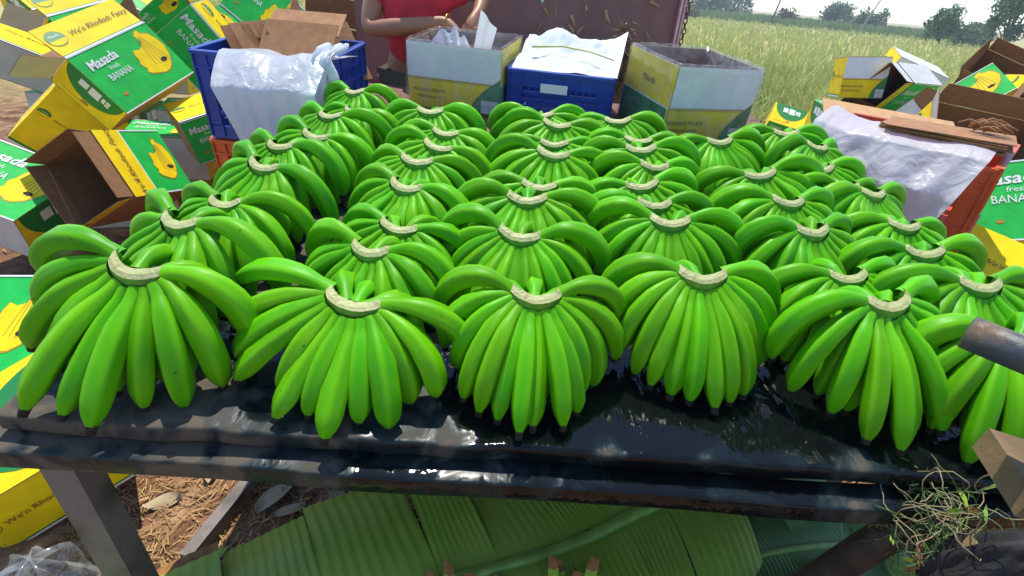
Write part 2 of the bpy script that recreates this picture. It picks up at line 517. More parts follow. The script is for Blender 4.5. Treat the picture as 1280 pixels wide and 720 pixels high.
for (lx, ly) in ((-.735, .01), (1.05, .01), (-.735, 1.42), (1.05, 1.42)):
    top = onT(lx, ly, -.058); bot = Vector((top.x + (.02 if lx < 0 else -.02), top.y + (.0 if ly > 1 else .005), 0))
    obj('leg', MB().bar(inv @ top, inv @ bot, .058, .05).me('leg', M_IRON), tb)

# ------------------------------------------------------------------ hands of bananas
SEG, RINGS = 15, 16
RT = np.array([0, .035, .07, .11, .16, .22, .30, .40, .50, .60, .70, .79, .87, .93, .965, 1.0])
RR = np.interp(RT, [0, .05, .11, .2, .32, .5, .68, .82, .90, .95, 1], [.72, .62, .60, .76, .93, 1.0, 1.0, .96, .82, .60, .37])
PHI = np.linspace(0, 2 * np.pi, SEG, endpoint=False)
RIDGE = np.clip(np.cos(5 * PHI), 0, 1) ** 2

def finger_mesh(s0, az, e0, e1, L, r, bend, rng, zfloor=.011, gexp=.9):
    for _ in range(14):
        g = RT ** gexp
        el = e0 + (e1 - e0) * g
        a = az + bend * RT
        d = np.stack([np.cos(el) * np.sin(a), -np.cos(el) * np.cos(a), np.sin(el)], 1)
        dt = np.diff(RT)[:, None] * L
        p = np.vstack([[0, 0, 0], np.cumsum((d[:-1] + d[1:]) / 2 * dt, 0)]) + np.array(s0)
        if p[-1, 2] > zfloor: break
        e0 += rad(4); e1 += rad(7)
    side = np.stack([np.cos(a), np.sin(a), np.zeros_like(a)], 1)
    nor = np.cross(side, d)
    rr = RR * r * (1 + rng.normal(0, .012, RINGS))
    tw = rng.uniform(0, 2 * np.pi / 5)
    amp = .11 * np.interp(RT, [0, .15, .3, 1], [0, .4, 1, 1.2])
    ph = PHI[None, :] + tw
    m = 1 + amp[:, None] * (1 - 1.7 * np.abs(np.sin(2.5 * PHI)))[None, :]
    ww = rr[:, None] * m
    V = p[:, None, :] + ww[..., None] * (np.cos(ph)[..., None] * side[:, None, :] + np.sin(ph)[..., None] * nor[:, None, :])
    # blossom end nub
    tip = p[-1] + d[-1] * rng.uniform(.008, .014)
    nub = tip[None, :] + .9 * rr[-1] * (np.cos(PHI + tw)[:, None] * side[-1] + np.sin(PHI + tw)[:, None] * nor[-1])
    V = np.vstack([V.reshape(-1, 3), nub, [tip + d[-1] * .002]])
    F, fm = [], []
    for i in range(RINGS):
        for k in range(SEG):
            k2 = (k + 1) % SEG
            F.append((i * SEG + k, i * SEG + k2, (i + 1) * SEG + k2, (i + 1) * SEG + k)); fm.append(1 if i == RINGS - 1 else 0)
    c = RINGS * SEG + SEG
    for k in range(SEG):
        F.append((RINGS * SEG + k, RINGS * SEG + (k + 1) % SEG, c)); fm.append(1)
    me = mesh('finger', V.tolist(), F, [M_BAN, M_TIP], True, fm)
    at = me.attributes.new('ridge', 'FLOAT', 'POINT')
    col = np.concatenate([(RIDGE[None, :] * .55 * np.interp(RT, [0, .12, .3, .9, 1], [.9, .5, 1, .9, .5])[:, None]).ravel(), np.zeros(SEG + 1)])
    at.data.foreach_set('value', col.astype(np.float32))
    return me

CZ = .172
def crown_pt(phi, k=1.0):
    return np.array([.043 * math.sin(phi) * k, -.024 * math.cos(phi) * k + .006, CZ + .010 * math.sin(phi) ** 2])

def crown_mesh(rng):
    n = 15
    v, f, fm = [], [], []
    cut = rng.uniform(-.004, .004)
    for i in range(n):
        ph = rad(-98 + 196 * i / (n - 1))
        p = crown_pt(ph)
        out = np.array([math.sin(ph), -math.cos(ph), 0])
        endk = 1 - .72 * abs(2 * i / (n - 1) - 1) ** 3
        j = rng.normal(0, .0005, 3)
        wd = .0083 * endk
        # outline: outer-top, inner-top, inner-bottom, outer-bottom (cut face tips toward the front)
        prof = [(wd * 1.0, .003 + cut * .3), (wd * .3, .008), (-wd * .8, .012), (-wd, .004), (-wd * .6, -.020), (wd * .2, -.030), (wd * .95, -.022), (wd * 1.1, -.006)]
        for (o_, z_) in prof:
            q = p + out * o_ + np.array([0, 0, z_ * (.7 + .3 * endk)]) + j * (1 if z_ > 0 else .3)
            v.append(q)
    m = 8
    for i in range(n - 1):
        for k in range(m):
            k2 = (k + 1) % m
            f.append((i * m + k, (i + 1) * m + k, (i + 1) * m + k2, i * m + k2)); fm.append(0 if k in (0, 1) else 1)
    f.append(tuple(range(m))); fm.append(1)
    f.append(tuple((n - 1) * m + k for k in range(m))[::-1]); fm.append(1)
    return mesh('crown', v, f, [M_CUT, M_CRG], False, fm)

ORD = ['first', 'second', 'third', 'fourth', 'fifth', 'sixth', 'seventh', 'eighth', 'ninth']
COLS = [
 ('leftmost column', -24, [(-.632,.158,1.10),(-.616,.305,1.06),(-.595,.434,1),(-.612,.634,1.02),(-.598,.753,1),(-.570,.875,1),(-.563,1.049,1),(-.531,1.163,.95),(-.560,1.33,.95)]),
 ('second column from the left', -20, [(-.275,.160,1.13),(-.255,.286,1),(-.243,.410,.95),(-.253,.582,1.02),(-.259,.743,1),(-.239,.888,1),(-.213,.993,.95),(-.276,1.164,1)]),
 ('third column from the left', -2, [(.039,.182,1),(.013,.386,.98),(.038,.553,1.04),(.066,.648,.98),(.087,.854,1.04),(.126,.983,.95),(.113,1.124,1),(.088,1.257,1.03)]),
 ('fourth column from the left', 3, [(.354,.263,1.05),(.358,.488,1.02),(.340,.598,.98),(.355,.725,1),(.374,.827,.97),(.385,.940,1),(.385,1.075,1.02),(.362,1.232,1)]),
 ('fifth column from the left', 14, [(.680,.212,1.04),(.682,.335,1),(.659,.484,1),(.671,.644,1.02),(.714,.840,1.03),(.658,1.095,1)]),
 ('rightmost column', 10, [(.905,.153,1.02),(.920,.311,1.02),(.916,.450,1),(.931,.582,1),(.949,.762,1),(.925,.835,.95),(.925,.94,.95),(.948,1.104,.97),(.940,1.252,1)]),
]
SPLAY = {(0, 0): .75, (1, 0): .9, (2, 0): .1, (3, 0): .0, (4, 0): .15, (0, 1): .5, (1, 1): .4, (2, 1): .3}
YAW = {(0, 0): -17, (1, 0): -15, (2, 0): 2, (3, 0): 3, (4, 0): 18, (0, 1): -26, (1, 1): -24}
rng = np.random.default_rng(11)
for ci, (cname, yaw0, spots) in enumerate(COLS):
    for ri, (hx, hy, sc) in enumerate(spots):
        yaw = rad(YAW.get((ci, ri), yaw0 + rng.normal(0, 6)))
        hand = bpy.data.objects.new('banana_hand', None)
        hand.empty_display_size = .05
        link(hand)
        hand.matrix_world = T_MAT @ Matrix.Translation((hx, hy + .018, .001)) @ Matrix.Rotation(yaw, 4, 'Z') @ Matrix.Rotation(rad(rng.normal(0, 4)), 4, 'Y') @ Matrix.Scale(sc * (1 + rng.normal(0, .02)), 4) @ Matrix.Diagonal((1, 1, .74 if (ci, ri) == (1, 0) else rng.uniform(.93, 1.03), 1))
        lab = 'frontmost hand of green bananas in the %s' % cname if ri == 0 else 'hand of green bananas, %s from front in the %s' % (ORD[ri], cname)
        tag(hand, lab, 'bananas', 'hands of green bananas laid out in columns')
        obj('crown', crown_mesh(rng), hand)
        # outer whorl fanned round the crown
        n = int(rng.integers(11, 15))
        lo, hi = 104 + rng.normal(0, 6), 104 + rng.normal(0, 6)
        if (ci, ri) in ((0, 0), (1, 0)): lo = 88
        lift = rng.uniform(-4, 10)
        splay = SPLAY.get((ci, ri), rng.uniform(0, .35))
        skew = rng.normal(0, .07)
        for i in range(n):
            u = i / (n - 1) * 2 - 1
            s = abs(u)
            sg = 1 if u > 0 else -1
            sp = splay if u < 0 or splay < .4 else .3 * splay
            th = rad(sg * (hi if u > 0 else lo) * ((.60 + .25 * sp) * s + (.40 - .25 * sp) * s ** 2.4) + rng.normal(0, 2.0) + 12 * skew * (1 - s))
            ph = u * rad(92)
            st = crown_pt(ph) + np.array([math.sin(ph) * .006, -math.cos(ph) * .006, -.008 - .012 * (1 - s ** 2)])
            layer = (i % 2) * (1 - s)
            e0 = rad(-40 + 44 * s ** 1.3 + 20 * s ** 5 + lift * s + rng.normal(0, 3.5) - 12 * layer)
            e1 = rad(-86 - 20 * s + 34 * sp * (.2 + s) + rng.normal(0, 5) + 6 * layer)
            L_ = (.190 + .004 * (1 - s) + rng.normal(0, .008))
            if s > .95: L_ += .014; e0 += rad(11); e1 -= rad(6); st = st + np.array([-sg * .004, .0, .002])
            r_ = .0180 * (1.18 if s > .95 else 1 + .04 * s) * (1 + rng.normal(0, .03))
            obj('finger', finger_mesh(st, th, e0, e1, L_, r_, -rad(9) * (1 - .9 * sp) * u * s ** .4 + rad(rng.normal(0, 6)), rng, gexp=.95 - .16 * s * (1 - sp)), hand)
        # inner whorl, tucked under the first
        for i in range(6):
            u = (i + .5) / 6 * 2 - 1
            th = u * rad(78) + rad(rng.normal(0, 4))
            ph = u * rad(70)
            st = crown_pt(ph) * np.array([.7, .5, 1]) + np.array([0, .006, -.012])
            e0 = rad(-58 + 42 * abs(u) + rng.normal(0, 4)); e1 = rad(-96 + rng.normal(0, 4))
            obj('finger', finger_mesh(st, th, e0, e1, .178 + rng.normal(0, .006), .0165, rad(rng.normal(0, 4)), rng), hand)
        # fingers that lean out behind the crown
        k = int(rng.integers(1, 4))
        for i in range(k):
            u = (i + .5) / k * 2 - 1
            th = math.pi - u * rad(62) + rad(rng.normal(0, 6))
            st = np.array([u * .026, .006, CZ - .012])
            e0 = rad(22 + rng.normal(0, 8)); e1 = rad(-112 + rng.normal(0, 6))
            obj('finger', finger_mesh(st, th, e0, e1, .150 + rng.normal(0, .008), .0175, 0, rng), hand)

# ------------------------------------------------------------------ cartons
T_ = .004
BAN = [(.807,.063),(.835,.075),(.834,.122),(.915,.175),(.953,.281),(.968,.417),(.936,.566),(.867,.706),(.799,.768),(.731,.777),(.653,.737),(.592,.705),(.56,.652),(.586,.605),(.567,.551),(.559,.507),(.586,.451),(.59,.368),(.61,.296),(.644,.308),(.677,.328),(.735,.296),(.774,.23),(.763,.173),(.756,.12)]
TXT = {}
def text_mesh(body, size, m, shear=0.0, bold=0.0, key=None, sx=1.0):
    k = (body, round(size, 4), m.name, shear, bold, sx)
    if k in TXT: return TXT[k]
    cu = bpy.data.curves.new('lettering', 'FONT')
    cu.body = body; cu.size = size; cu.shear = shear; cu.offset = bold
    cu.align_x = 'CENTER'; cu.align_y = 'CENTER'; cu.resolution_u = 2
    to = bpy.data.objects.new('lettering_tmp', cu)
    me = bpy.data.meshes.new_from_object(to)
    bpy.data.objects.remove(to); bpy.data.curves.remove(cu)
    me.name = 'lettering'
    me.materials.clear(); me.materials.append(m)
    if sx != 1.0:
        for v in me.vertices: v.co.x *= sx
    TXT[k] = me
    return me

def ell(cx, cy, rx, ry, n=20, a0=0, a1=2 * math.pi):
    return [(cx + rx * math.cos(a0 + (a1 - a0) * i / n), cy + ry * math.sin(a0 + (a1 - a0) * i / n)) for i in range(n if a1 - a0 > 6.2 else n + 1)]

def strip(pts, wd):
    v, f = [], []
    for i, p in enumerate(pts):
        a, b = pts[max(0, i - 1)], pts[min(len(pts) - 1, i + 1)]
        dx, dy = b[0] - a[0], b[1] - a[1]; l = math.hypot(dx, dy) or 1
        v += [(p[0] - dy / l * wd / 2, p[1] + dx / l * wd / 2), (p[0] + dy / l * wd / 2, p[1] - dx / l * wd / 2)]
    return v, [(2 * i, 2 * i + 1, 2 * i + 3, 2 * i + 2) for i in range(len(pts) - 1)]

PRINTS = {}
def print_mesh(style, w, h):
    """flat ink on a panel; each ink layer .3 mm above the one below"""
    k = (style, round(w, 3), round(h, 3))
    if k in PRINTS: return PRINTS[k]
    mats = [M_YEL, M_GRN, M_DGRN, M_WHT, M_INK, M_OUTL, M_HOLE, M_GREY]
    Y, G, D, W, I, O, H, GR = range(8)
    mb = MB(); texts = []
    def poly(pts, lay, m): mb.add([(x, y, .0006 + .0004 * lay) for x, y in pts], [tuple(range(len(pts)))], m)
    def line(pts, wd, lay, m):
        v, f = strip(pts, wd); mb.add([(x, y, .0006 + .0004 * lay) for x, y in v], [q[::-1] for q in f], m)
    def uv(u, v): return ((u - .5) * w, (.5 - v) * h)
    def rect(u0, v0, u1, v1, lay, m): poly([uv(u0, v1), uv(u1, v1), uv(u1, v0), uv(u0, v0)], lay, m)
    def bananas(lay, du=0, dv=0, s=1.0):
        pts = [uv(.76 + (a - .76) * s + du, .42 + (b - .42) * s + dv) for a, b in BAN][::-1]
        c = (sum(p[0] for p in pts) / len(pts), sum(p[1] for p in pts) / len(pts))
        poly([(c[0] + (p[0] - c[0]) * 1.05, c[1] + (p[1] - c[1]) * 1.05) for p in pts], lay, O)
        poly(pts, lay + 1, Y)
        for q in range(5):
            t = q / 4
            arc = [uv(.76 + (.80 - .05 * t + (.09 - .13 * t) * math.sin(a * 1.4) - .76) * s + du, .42 + (.15 + .06 * t + (.52 - .10 * t) * a - .42) * s + dv) for a in (0, .25, .5, .75, 1)]
            line(arc, .0035, lay + 2, O)
    if style in ('green', 'stripe'):
        rect(.0, .0, 1, .018, 1, W); rect(.0, .022, 1, .03, 1, D)
        rect(.0, .982, 1, 1, 1, W)
        if style == 'stripe':
            rect(0, 0, .36, 1, 2, Y); rect(.36, 0, .375, 1, 2, W)
            texts.append((text_mesh("We'n Rhodiads Fancy", h * .12, M_INK, .35), (-.32 * w, 0, math.pi / 2)))
            bananas(3, .0, .05, .9)
        else:
            bananas(1)
            texts.append((text_mesh('Masada', h * .20, M_WHT, .18, h * .004), (-.24 * w, .27 * h, rad(2))))
            texts.append((text_mesh('fresh', h * .095, M_WHT, .1, 0), (-.19 * w, .135 * h, 0)))
            texts.append((text_mesh('BANANA', h * .145, M_WHT, 0, 0, sx=.8), (-.19 * w, .01 * h, 0)))
        poly(ell(*uv(.83, .6), .022, .011), 5, H)
        poly(ell(*uv(.17, .76), .016, .009), 3, O)
    elif style == 'yellow':
        rect(0, .965, 1, 1, 1, W); rect(0, .935, 1, .965, 1, D)
        q = min(h, w * .30)
        poly(ell(*uv(.12, .45), q * .33, q * .27), 1, O); poly(ell(*uv(.12, .45), q * .31, q * .25), 2, D)
        poly(ell(uv(.12, .45)[0], uv(.12, .45)[1] - q * .05, q * .29, q * .17, 14, math.pi, 2 * math.pi), 3, Y)
        texts.append((text_mesh('Masada', q * .12, M_WHT, 0, 0), (-.38 * w, .05 * h + q * .08, 0)))
        texts.append((text_mesh("We'n Rhodiads Fancy", min(h * .26, w * .085), M_INK, .35), (.12 * w, .03 * h, 0)))
    elif style == 'end':
        poly(ell(*uv(.5, 0), w * .46, h * .72, 18, math.pi, 2 * math.pi), 1, D)
        for a, b, c_, d_ in ((.28, .14, .42, .36), (.45, .12, .62, .40), (.65, .16, .70, .34), (.715, .16, .78, .25), (.715, .27, .78, .36)):
            rect(a, b, c_, d_, 2, W)
        poly(ell(*uv(.5, .80), .02, .012), 2, O)
        texts.append((text_mesh('MASADA FRUITS', h * .07, M_INK), (-.2 * w, -.36 * h, 0)))
    elif style == 'base':
        rect(0, 0, 1, .52, 1, W); rect(0, .52, 1, .535, 2, O); rect(0, .545, 1, .555, 2, O)
        poly([uv(.68, 1), uv(1, 1), uv(1, .42)] + [uv(.68 + .32 * t, 1 - .56 * t ** .55) for t in (.95, .8, .6, .4, .2, .08)], 3, D)
        rect(.80, .78, .985, .985, 4, GR); rect(.89, .78, .894, .985, 5, D); rect(.80, .87, .985, .878, 5, D)
        texts.append((text_mesh('MASADA FRUITS', h * .075, M_INK), (-.27 * w, -.22 * h, 0)))
        texts.append((text_mesh('FRESH BANANA', h * .06, M_INK), (-.27 * w, -.32 * h, 0)))
    elif style == 'baseside':
        rect(0, .55, 1, 1, 1, D); rect(0, .53, 1, .55, 2, W); rect(.97, 0, 1, 1, 2, Y)
        texts.append((text_mesh('Masada', h * .12, M_INK, .3), (0, .2 * h, 0)))
    if not mb.v:
        PRINTS[k] = (None, []); return PRINTS[k]
    PRINTS[k] = (mb.me('print', mats), texts)
    return PRINTS[k]

BASEMAT = {'green': M_GRN, 'stripe': M_GRN, 'yellow': M_YEL, 'end': M_YEL, 'base': M_YEL, 'baseside': M_YEL, 'white': M_GREY, 'kraft': M_KRAFT, 'tan': M_KRAFT2}
SLAB = {}
def slab(w, h, m):
    k = (round(w, 3), round(h, 3), m.name)
    if k not in SLAB:
        v, f = box_vf(0, 0, -T_ / 2, w, h, T_)
        SLAB[k] = mesh('panel', v, f, [M_KRAFT, m], False, [1 if all(abs(v[i][2]) < 1e-6 for i in q) else 0 for q in f])
    return SLAB[k]

FACES = {  # ux, uy, n, dims index (w, h), normal axis
 'z+': ((1,0,0), (0,1,0), (0,0,1)), 'z-': ((1,0,0), (0,-1,0), (0,0,-1)),
 'y+': ((1,0,0), (0,0,-1), (0,1,0)), 'y-': ((1,0,0), (0,0,1), (0,-1,0)),
 'x-': ((0,-1,0), (0,0,1), (-1,0,0)), 'x+': ((0,1,0), (0,0,1), (1,0,0))}

def put_panel(parent, name, w, h, style, m4):
    p = obj(name, slab(w, h, BASEMAT[style]), parent, m4)
    pm, texts = print_mesh(style, w, h)
    if pm is not None:
        obj('print', pm, p)
    for tm, (x, y, rz) in texts:
        obj('lettering', tm, p, Matrix.Translation((x, y, .0032)) @ Matrix.Rotation(rz, 4, 'Z'))
    return p

def carton(label, loc, rot, dims, styles, open_face=None, flaps=None, flap_len=.16, flap_styles=('white', 'yellow', 'white', 'end'), group=None, name='banana_carton'):
    """dims a,b,c along local x,y,z; one face may be open with four splayed flaps (angles in degrees from the wall's own plane)"""
    a, b, c = dims
    root = empty(name, loc, rot)
    tag(root, label, 'carton', group)
    half = {'x': a / 2, 'y': b / 2, 'z': c / 2}
    full = {(1,0,0): a, (-1,0,0): a, (0,1,0): b, (0,-1,0): b, (0,0,1): c, (0,0,-1): c}
    for fc, (ux, uy, n) in FACES.items():
        w_, h_ = full[ux], full[uy]
        ax = fc[0]
        if ax == 'y': h_ -= 2 * T_
        if ax == 'x': w_ -= 2 * T_; h_ -= 2 * T_
        pos = Vector(n) * half[ax]
        if fc == open_face:
            if flaps:
                U, V, N = Vector(ux), Vector(uy), Vector(n)
                for (edir, along, ln, span), ang, fst in zip(((-U, V, w_ / 2, h_), (V, U, h_ / 2, w_), (U, V, w_ / 2, h_), (-V, U, h_ / 2, w_)), flaps, flap_styles):
                    if ang is None: continue
                    A = rad(ang)
                    d = N * math.cos(A) + edir * math.sin(A)          # 0: straight on from the wall, 90: laid flat outward
                    o_n = edir * math.cos(A) - N * math.sin(A)         # printed outside
                    sp = span - .008
                    fx = o_n.cross(d) * -1
                    mm = Matrix((fx, d, fx.cross(d))).transposed().to_4x4()
                    # keep the printed face on the outside of the flap
                    if fx.cross(d).dot(o_n) < 0:
                        mm = Matrix((-fx, d, (-fx).cross(d))).transposed().to_4x4()
                    mm.translation = pos + edir * (ln - .001) + d * (flap_len / 2 + .002)
                    put_panel(root, 'flap', sp, flap_len, fst, mm)
            continue
        m4 = Matrix((Vector(ux), Vector(uy), Vector(n))).transposed().to_4x4()
        m4.translation = pos
        put_panel(root, 'panel', w_, h_, styles.get(fc, 'kraft'), m4)
    return root

STD = {'z+': 'green', 'y+': 'yellow', 'y-': 'white', 'x-': 'end', 'x+': 'end', 'z-': 'kraft'}
GL = 'printed cartons heaped left of the table'
GR_ = 'printed cartons heaped right of the table'
carton('big green carton reading BANANA, lying tilted beside the blue crate', (-2.120,2.850,.851), (.942,-.259,1.431), (.528,.313,.20), {'z+': 'green', 'x-': 'end', 'y-': 'tan', 'x+': 'end', 'z-': 'kraft'}, 'y+', (62, 40, 30, -14), .165, ('white', 'kraft', 'white', 'yellow'), GL)
carton('yellow sided carton with grey flap behind the big green carton, top left', (-2.72,3.56,.93), (.90,-.20,1.36), (.56,.33,.20), {'z+': 'green', 'x-': 'end', 'y-': 'tan', 'x+': 'end', 'z-': 'kraft'}, 'y+', (45, 40, 30, -10), .165, ('white', 'kraft', 'white', 'yellow'), GL)
carton('carton showing a banana picture at the top edge above the big green one', (-2.75,3.98,1.10), (.413,.409,.208), (.5,.36,.22), STD, None, None, .15, group=GL)
carton('open carton with green outside and dark brown inside, behind the blue crate', (-2.16,3.72,.88), (1.737,.935,.214), (.47,.38,.24), STD, 'x-', (20, 30, 35, 30), .14, ('yellow', 'green', 'white', 'kraft'), GL)
carton('shaded yellow carton with oval badge, under the big green carton', (-2.502,2.865,.585), (2.061,.792,.639), (.326,.541,.22), {'z+': 'yellow', 'y+': 'green', 'x-': 'yellow', 'x+': 'end', 'y-': 'green', 'z-': 'kraft'}, group=GL)
carton('open brown carton with yellow stripe and banana picture, left of the bananas', (-1.955,2.418,.452), (.966,.217,1.457), (.376,.334,.316), {'z+': 'stripe', 'y+': 'yellow', 'y-': 'kraft', 'x+': 'end', 'z-': 'white'}, 'x-', (12, 4, 8, 3), .09, ('kraft', 'kraft', 'yellow', 'kraft'), GL)
carton('carton with banana picture on top and white front, at the left edge', (-2.43,2.30,.34), (.30,.25,-.12), (.46,.40,.26), {'z+': 'green', 'y+': 'yellow', 'y-': 'white', 'x+': 'end', 'x-': 'end', 'z-': 'kraft'}, group=GL)
carton('lowest left carton with green top beside the leftmost bananas', (-1.69,1.40,.235), (.55,-.15,-.1), (.52,.36,.22), {'z+': 'green', 'y+': 'yellow', 'y-': 'tan', 'x+': 'kraft', 'x-': 'end', 'z-': 'kraft'}, group=GL)
carton('small carton with oval badge wedged between blue crate and big green carton', (-1.78,2.98,.60), (.15,-.25,.75), (.36,.28,.26), {'z+': 'yellow', 'y-': 'green', 'x-': 'tan', 'y+': 'end', 'x+': 'white', 'z-': 'kraft'}, group=GL)
carton('yellow and green carton standing on the dirt beside the table leg', (-1.29,1.00,.20), (.5,.28,-.95), (.40,.36,.22), {'z+': 'end', 'y-': 'green', 'x+': 'yellow', 'x-': 'yellow', 'y+': 'white', 'z-': 'kraft'}, group=GL)
carton('open carton with white flap behind the worker', (-1.28,3.70,.93), (.25,.15,.35), (.44,.34,.26), {'y-': 'kraft', 'x+': 'white', 'x-': 'yellow', 'y+': 'yellow', 'z-': 'kraft'}, 'z+', (25, 20, 30, 65), .17, ('white', 'yellow', 'kraft', 'white'), GL)
carton('carton turned on edge at the top above the blue crate', (-1.86,4.05,1.10), (.9,.5,-.35), (.48,.34,.24), {'z+': 'green', 'y-': 'kraft', 'x+': 'yellow', 'x-': 'yellow', 'y+': 'white', 'z-': 'kraft'}, 'y-', (20, 15, 25, 20), .14, ('yellow', 'green', 'yellow', 'white'), GL)
NUM = ORD + ['tenth', 'eleventh', 'twelfth', 'thirteenth', 'fourteenth', 'fifteenth', 'sixteenth', 'seventeenth', 'eighteenth']
carton('carton cut off by the top left corner of the photo', (-3.35,4.05,1.08), (.5,-.2,1.1), (.54,.36,.24), {'z+': 'yellow', 'x-': 'end', 'y-': 'white', 'x+': 'end', 'y+': 'yellow', 'z-': 'kraft'}, group=GL)
carton('carton tipped up in the far left heap above the straw', (-3.30,3.55,.78), (.3,.5,.8), (.5,.36,.24), {'z+': 'yellow', 'x-': 'end', 'y-': 'white', 'x+': 'end', 'y+': 'yellow', 'z-': 'kraft'}, group=GL)
# lower courses of the left heap
for i, (p, r) in enumerate((((-2.9,3.1,.13), .2), ((-2.35,3.55,.13), -.3), ((-1.75,3.55,.13), .5), ((-2.95,3.75,.36), .1), ((-2.3,3.75,.40), .35), ((-1.72,3.72,.41), -.2), ((-2.80,4.15,.66), .1), ((-1.95,3.95,.68), .2), ((-1.30,3.68,.13), .1), ((-1.30,3.70,.40), -.15), ((-1.30,3.70,.66), .1), ((-3.25,3.75,.13), .4), ((-3.3,3.9,.39), .1), ((-3.35,4.05,.68), .3), ((-2.35,2.95,.13), .4), ((-2.15,3.10,.39), .2))):
    carton('closed carton deep in the left heap, %s counting up from the ground' % NUM[i], p, (.03 * (i % 3), .02, r), (.5, .36, .25), STD, group=GL)

OPENZ = {'y-': 'base', 'x+': 'baseside', 'x-': 'baseside', 'y+': 'base', 'z-': 'kraft'}
carton('upright carton with white and yellow face standing behind right heap', (2.66,4.65,.989), (-.1,-.10,-.30), (.30,.46,.30), {'y-': 'base', 'x-': 'yellow', 'x+': 'yellow', 'z+': 'white', 'y+': 'white', 'z-': 'kraft'}, group=GR_)
carton('carton lying open toward the bananas with yellow and green underside', (2.960,4.566,.911), (.603,.046,.594), (.491,.213,.386), {'y-': 'green', 'z+': 'white', 'z-': 'white', 'y+': 'yellow', 'x+': 'end'}, 'x-', (0, 4, 3, 2), .12, ('yellow', 'white', 'yellow', 'kraft'), GR_)
carton('carton with green face and banana picture propped steeply in right heap', (3.249,4.193,.892), (.634,-.805,-.405), (.529,.312,.20), {'z+': 'green', 'y+': 'white', 'x+': 'yellow', 'x-': 'yellow', 'y-': 'yellow', 'z-': 'kraft'}, group=GR_)
carton('open brown carton topmost at the far right of the heap', (4.103,5.065,.974), (.752,.322,-.775), (.516,.366,.26), {'y-': 'kraft', 'x+': 'kraft', 'x-': 'white', 'y+': 'white', 'z-': 'white'}, 'z+', (15, 10, 15, 10), .12, ('kraft',) * 4, GR_)
carton('open dark carton facing the camera at the right edge of the photo', (3.56,4.03,.90), (1.45,.45,-.15), (.48,.33,.24), {'y-': 'kraft', 'x+': 'kraft', 'x-': 'yellow', 'y+': 'yellow', 'z-': 'kraft'}, 'z+', (10, 5, 10, 5), .10, ('kraft',) * 4, GR_)
carton('wide open carton with white rim just behind the red crate', (2.52,3.08,.80), (.75,.10,-.22), (.56,.36,.24), {'y-': 'yellow', 'x+': 'white', 'x-': 'yellow', 'y+': 'white', 'z-': 'white'}, 'z+', (20, 10, 20, 55), .12, ('white', 'kraft', 'white', 'yellow'), GR_)
carton('low open brown carton between the grass and the red crate', (2.662,4.453,.583), (.358,.282,-.745), (.401,.299,.22), {'y-': 'kraft', 'x+': 'kraft', 'x-': 'white', 'y+': 'white', 'z-': 'kraft'}, 'z+', (5, 5, 10, 5), .09, ('kraft',) * 4, GR_)
carton('small green and white carton in front of the straw stubble', (2.839,6.004,.342), (.572,.172,-.355), (.36,.30,.22), {'z+': 'end', 'y-': 'green', 'x-': 'yellow', 'x+': 'tan', 'y+': 'white', 'z-': 'kraft'}, 'x+', (30, 30, 40, 30), .14, ('white', 'yellow', 'white', 'green'), GR_)
carton('green carton with banana picture at right edge, below the red crate', (2.42,2.40,.70), (.85,-.35,-.45), (.50,.40,.24), {'z+': 'green', 'y-': 'yellow', 'x-': 'white', 'x+': 'yellow', 'y+': 'white', 'z-': 'kraft'}, group=GR_)
carton('yellow carton with grey end resting low beside the rightmost bananas', (1.88,1.86,.52), (.5,.2,-.6), (.42,.34,.22), {'z+': 'yellow', 'y-': 'white', 'x-': 'white', 'x+': 'green', 'y+': 'white', 'z-': 'kraft'}, group=GR_)
carton('carton with yellow and white side peeping between two right heap cartons', (3.45,5.25,1.00), (.2,.3,-.2), (.46,.34,.24), {'z+': 'white', 'y-': 'base', 'x-': 'yellow', 'x+': 'end', 'y+': 'white', 'z-': 'kraft'}, group=GR_)
carton('open brown carton corner poking up in the middle of right heap', (2.62,3.62,.76), (.6,.2,.6), (.42,.34,.24), {'y-': 'kraft', 'x+': 'kraft', 'x-': 'white', 'y+': 'white', 'z-': 'kraft'}, 'z+', (10, 8, 10, 8), .09, ('kraft',) * 4, GR_)
for i, (p, r) in enumerate((((2.6,3.2,.13), .2), ((2.6,3.3,.40), -.1), ((3.1,3.8,.13), -.3), ((3.1,4.0,.40), .1), ((3.6,4.5,.13), .4), ((3.6,4.5,.40), .1), ((2.7,4.7,.13), .5), ((2.75,4.75,.62), -.1), ((4.1,5.0,.13), .1), ((4.1,5.1,.42), -.2), ((3.4,5.3,.13), .2), ((3.4,5.3,.42), .3), ((3.4,5.3,.70), .1), ((2.3,2.5,.13), .3), ((2.3,2.5,.40), .0), ((1.9,1.9,.13), .4), ((3.15,4.35,.64), .2))):
    carton('closed carton deep in the right heap, %s counting up from the ground' % NUM[i], p, (.03 * (i % 3), .02, r), (.5, .36, .25), STD, group=GR_)

# ------------------------------------------------------------------ packing bench and trailer behind
M_PLANK = mat('worn_reddish_plank', (.20, .085, .055), rough=.8, col2=(.13, .055, .04), scale=14, bump=.3, bscale=70)
bench = empty('packing_bench', onT(.20, 1.79), T_ROT)
tag(bench, 'reddish plank bench behind the banana table carrying cartons and crate', 'bench')
for i in range(6):
    obj('plank', MB().box(0, -.27 + i * .1, .005, 1.9, .095, .03).me('plank', M_PLANK), bench)
for x in (-.88, .88):
    for y in (-.24, .24):
        obj('leg', MB().box(x, y, -.475, .06, .06, .93).me('leg', M_PLANK), bench)
def on_bench(x, y):
    q = inv @ Vector((x, y, .94)); return T_MAT @ Vector((q.x, q.y, .0215))

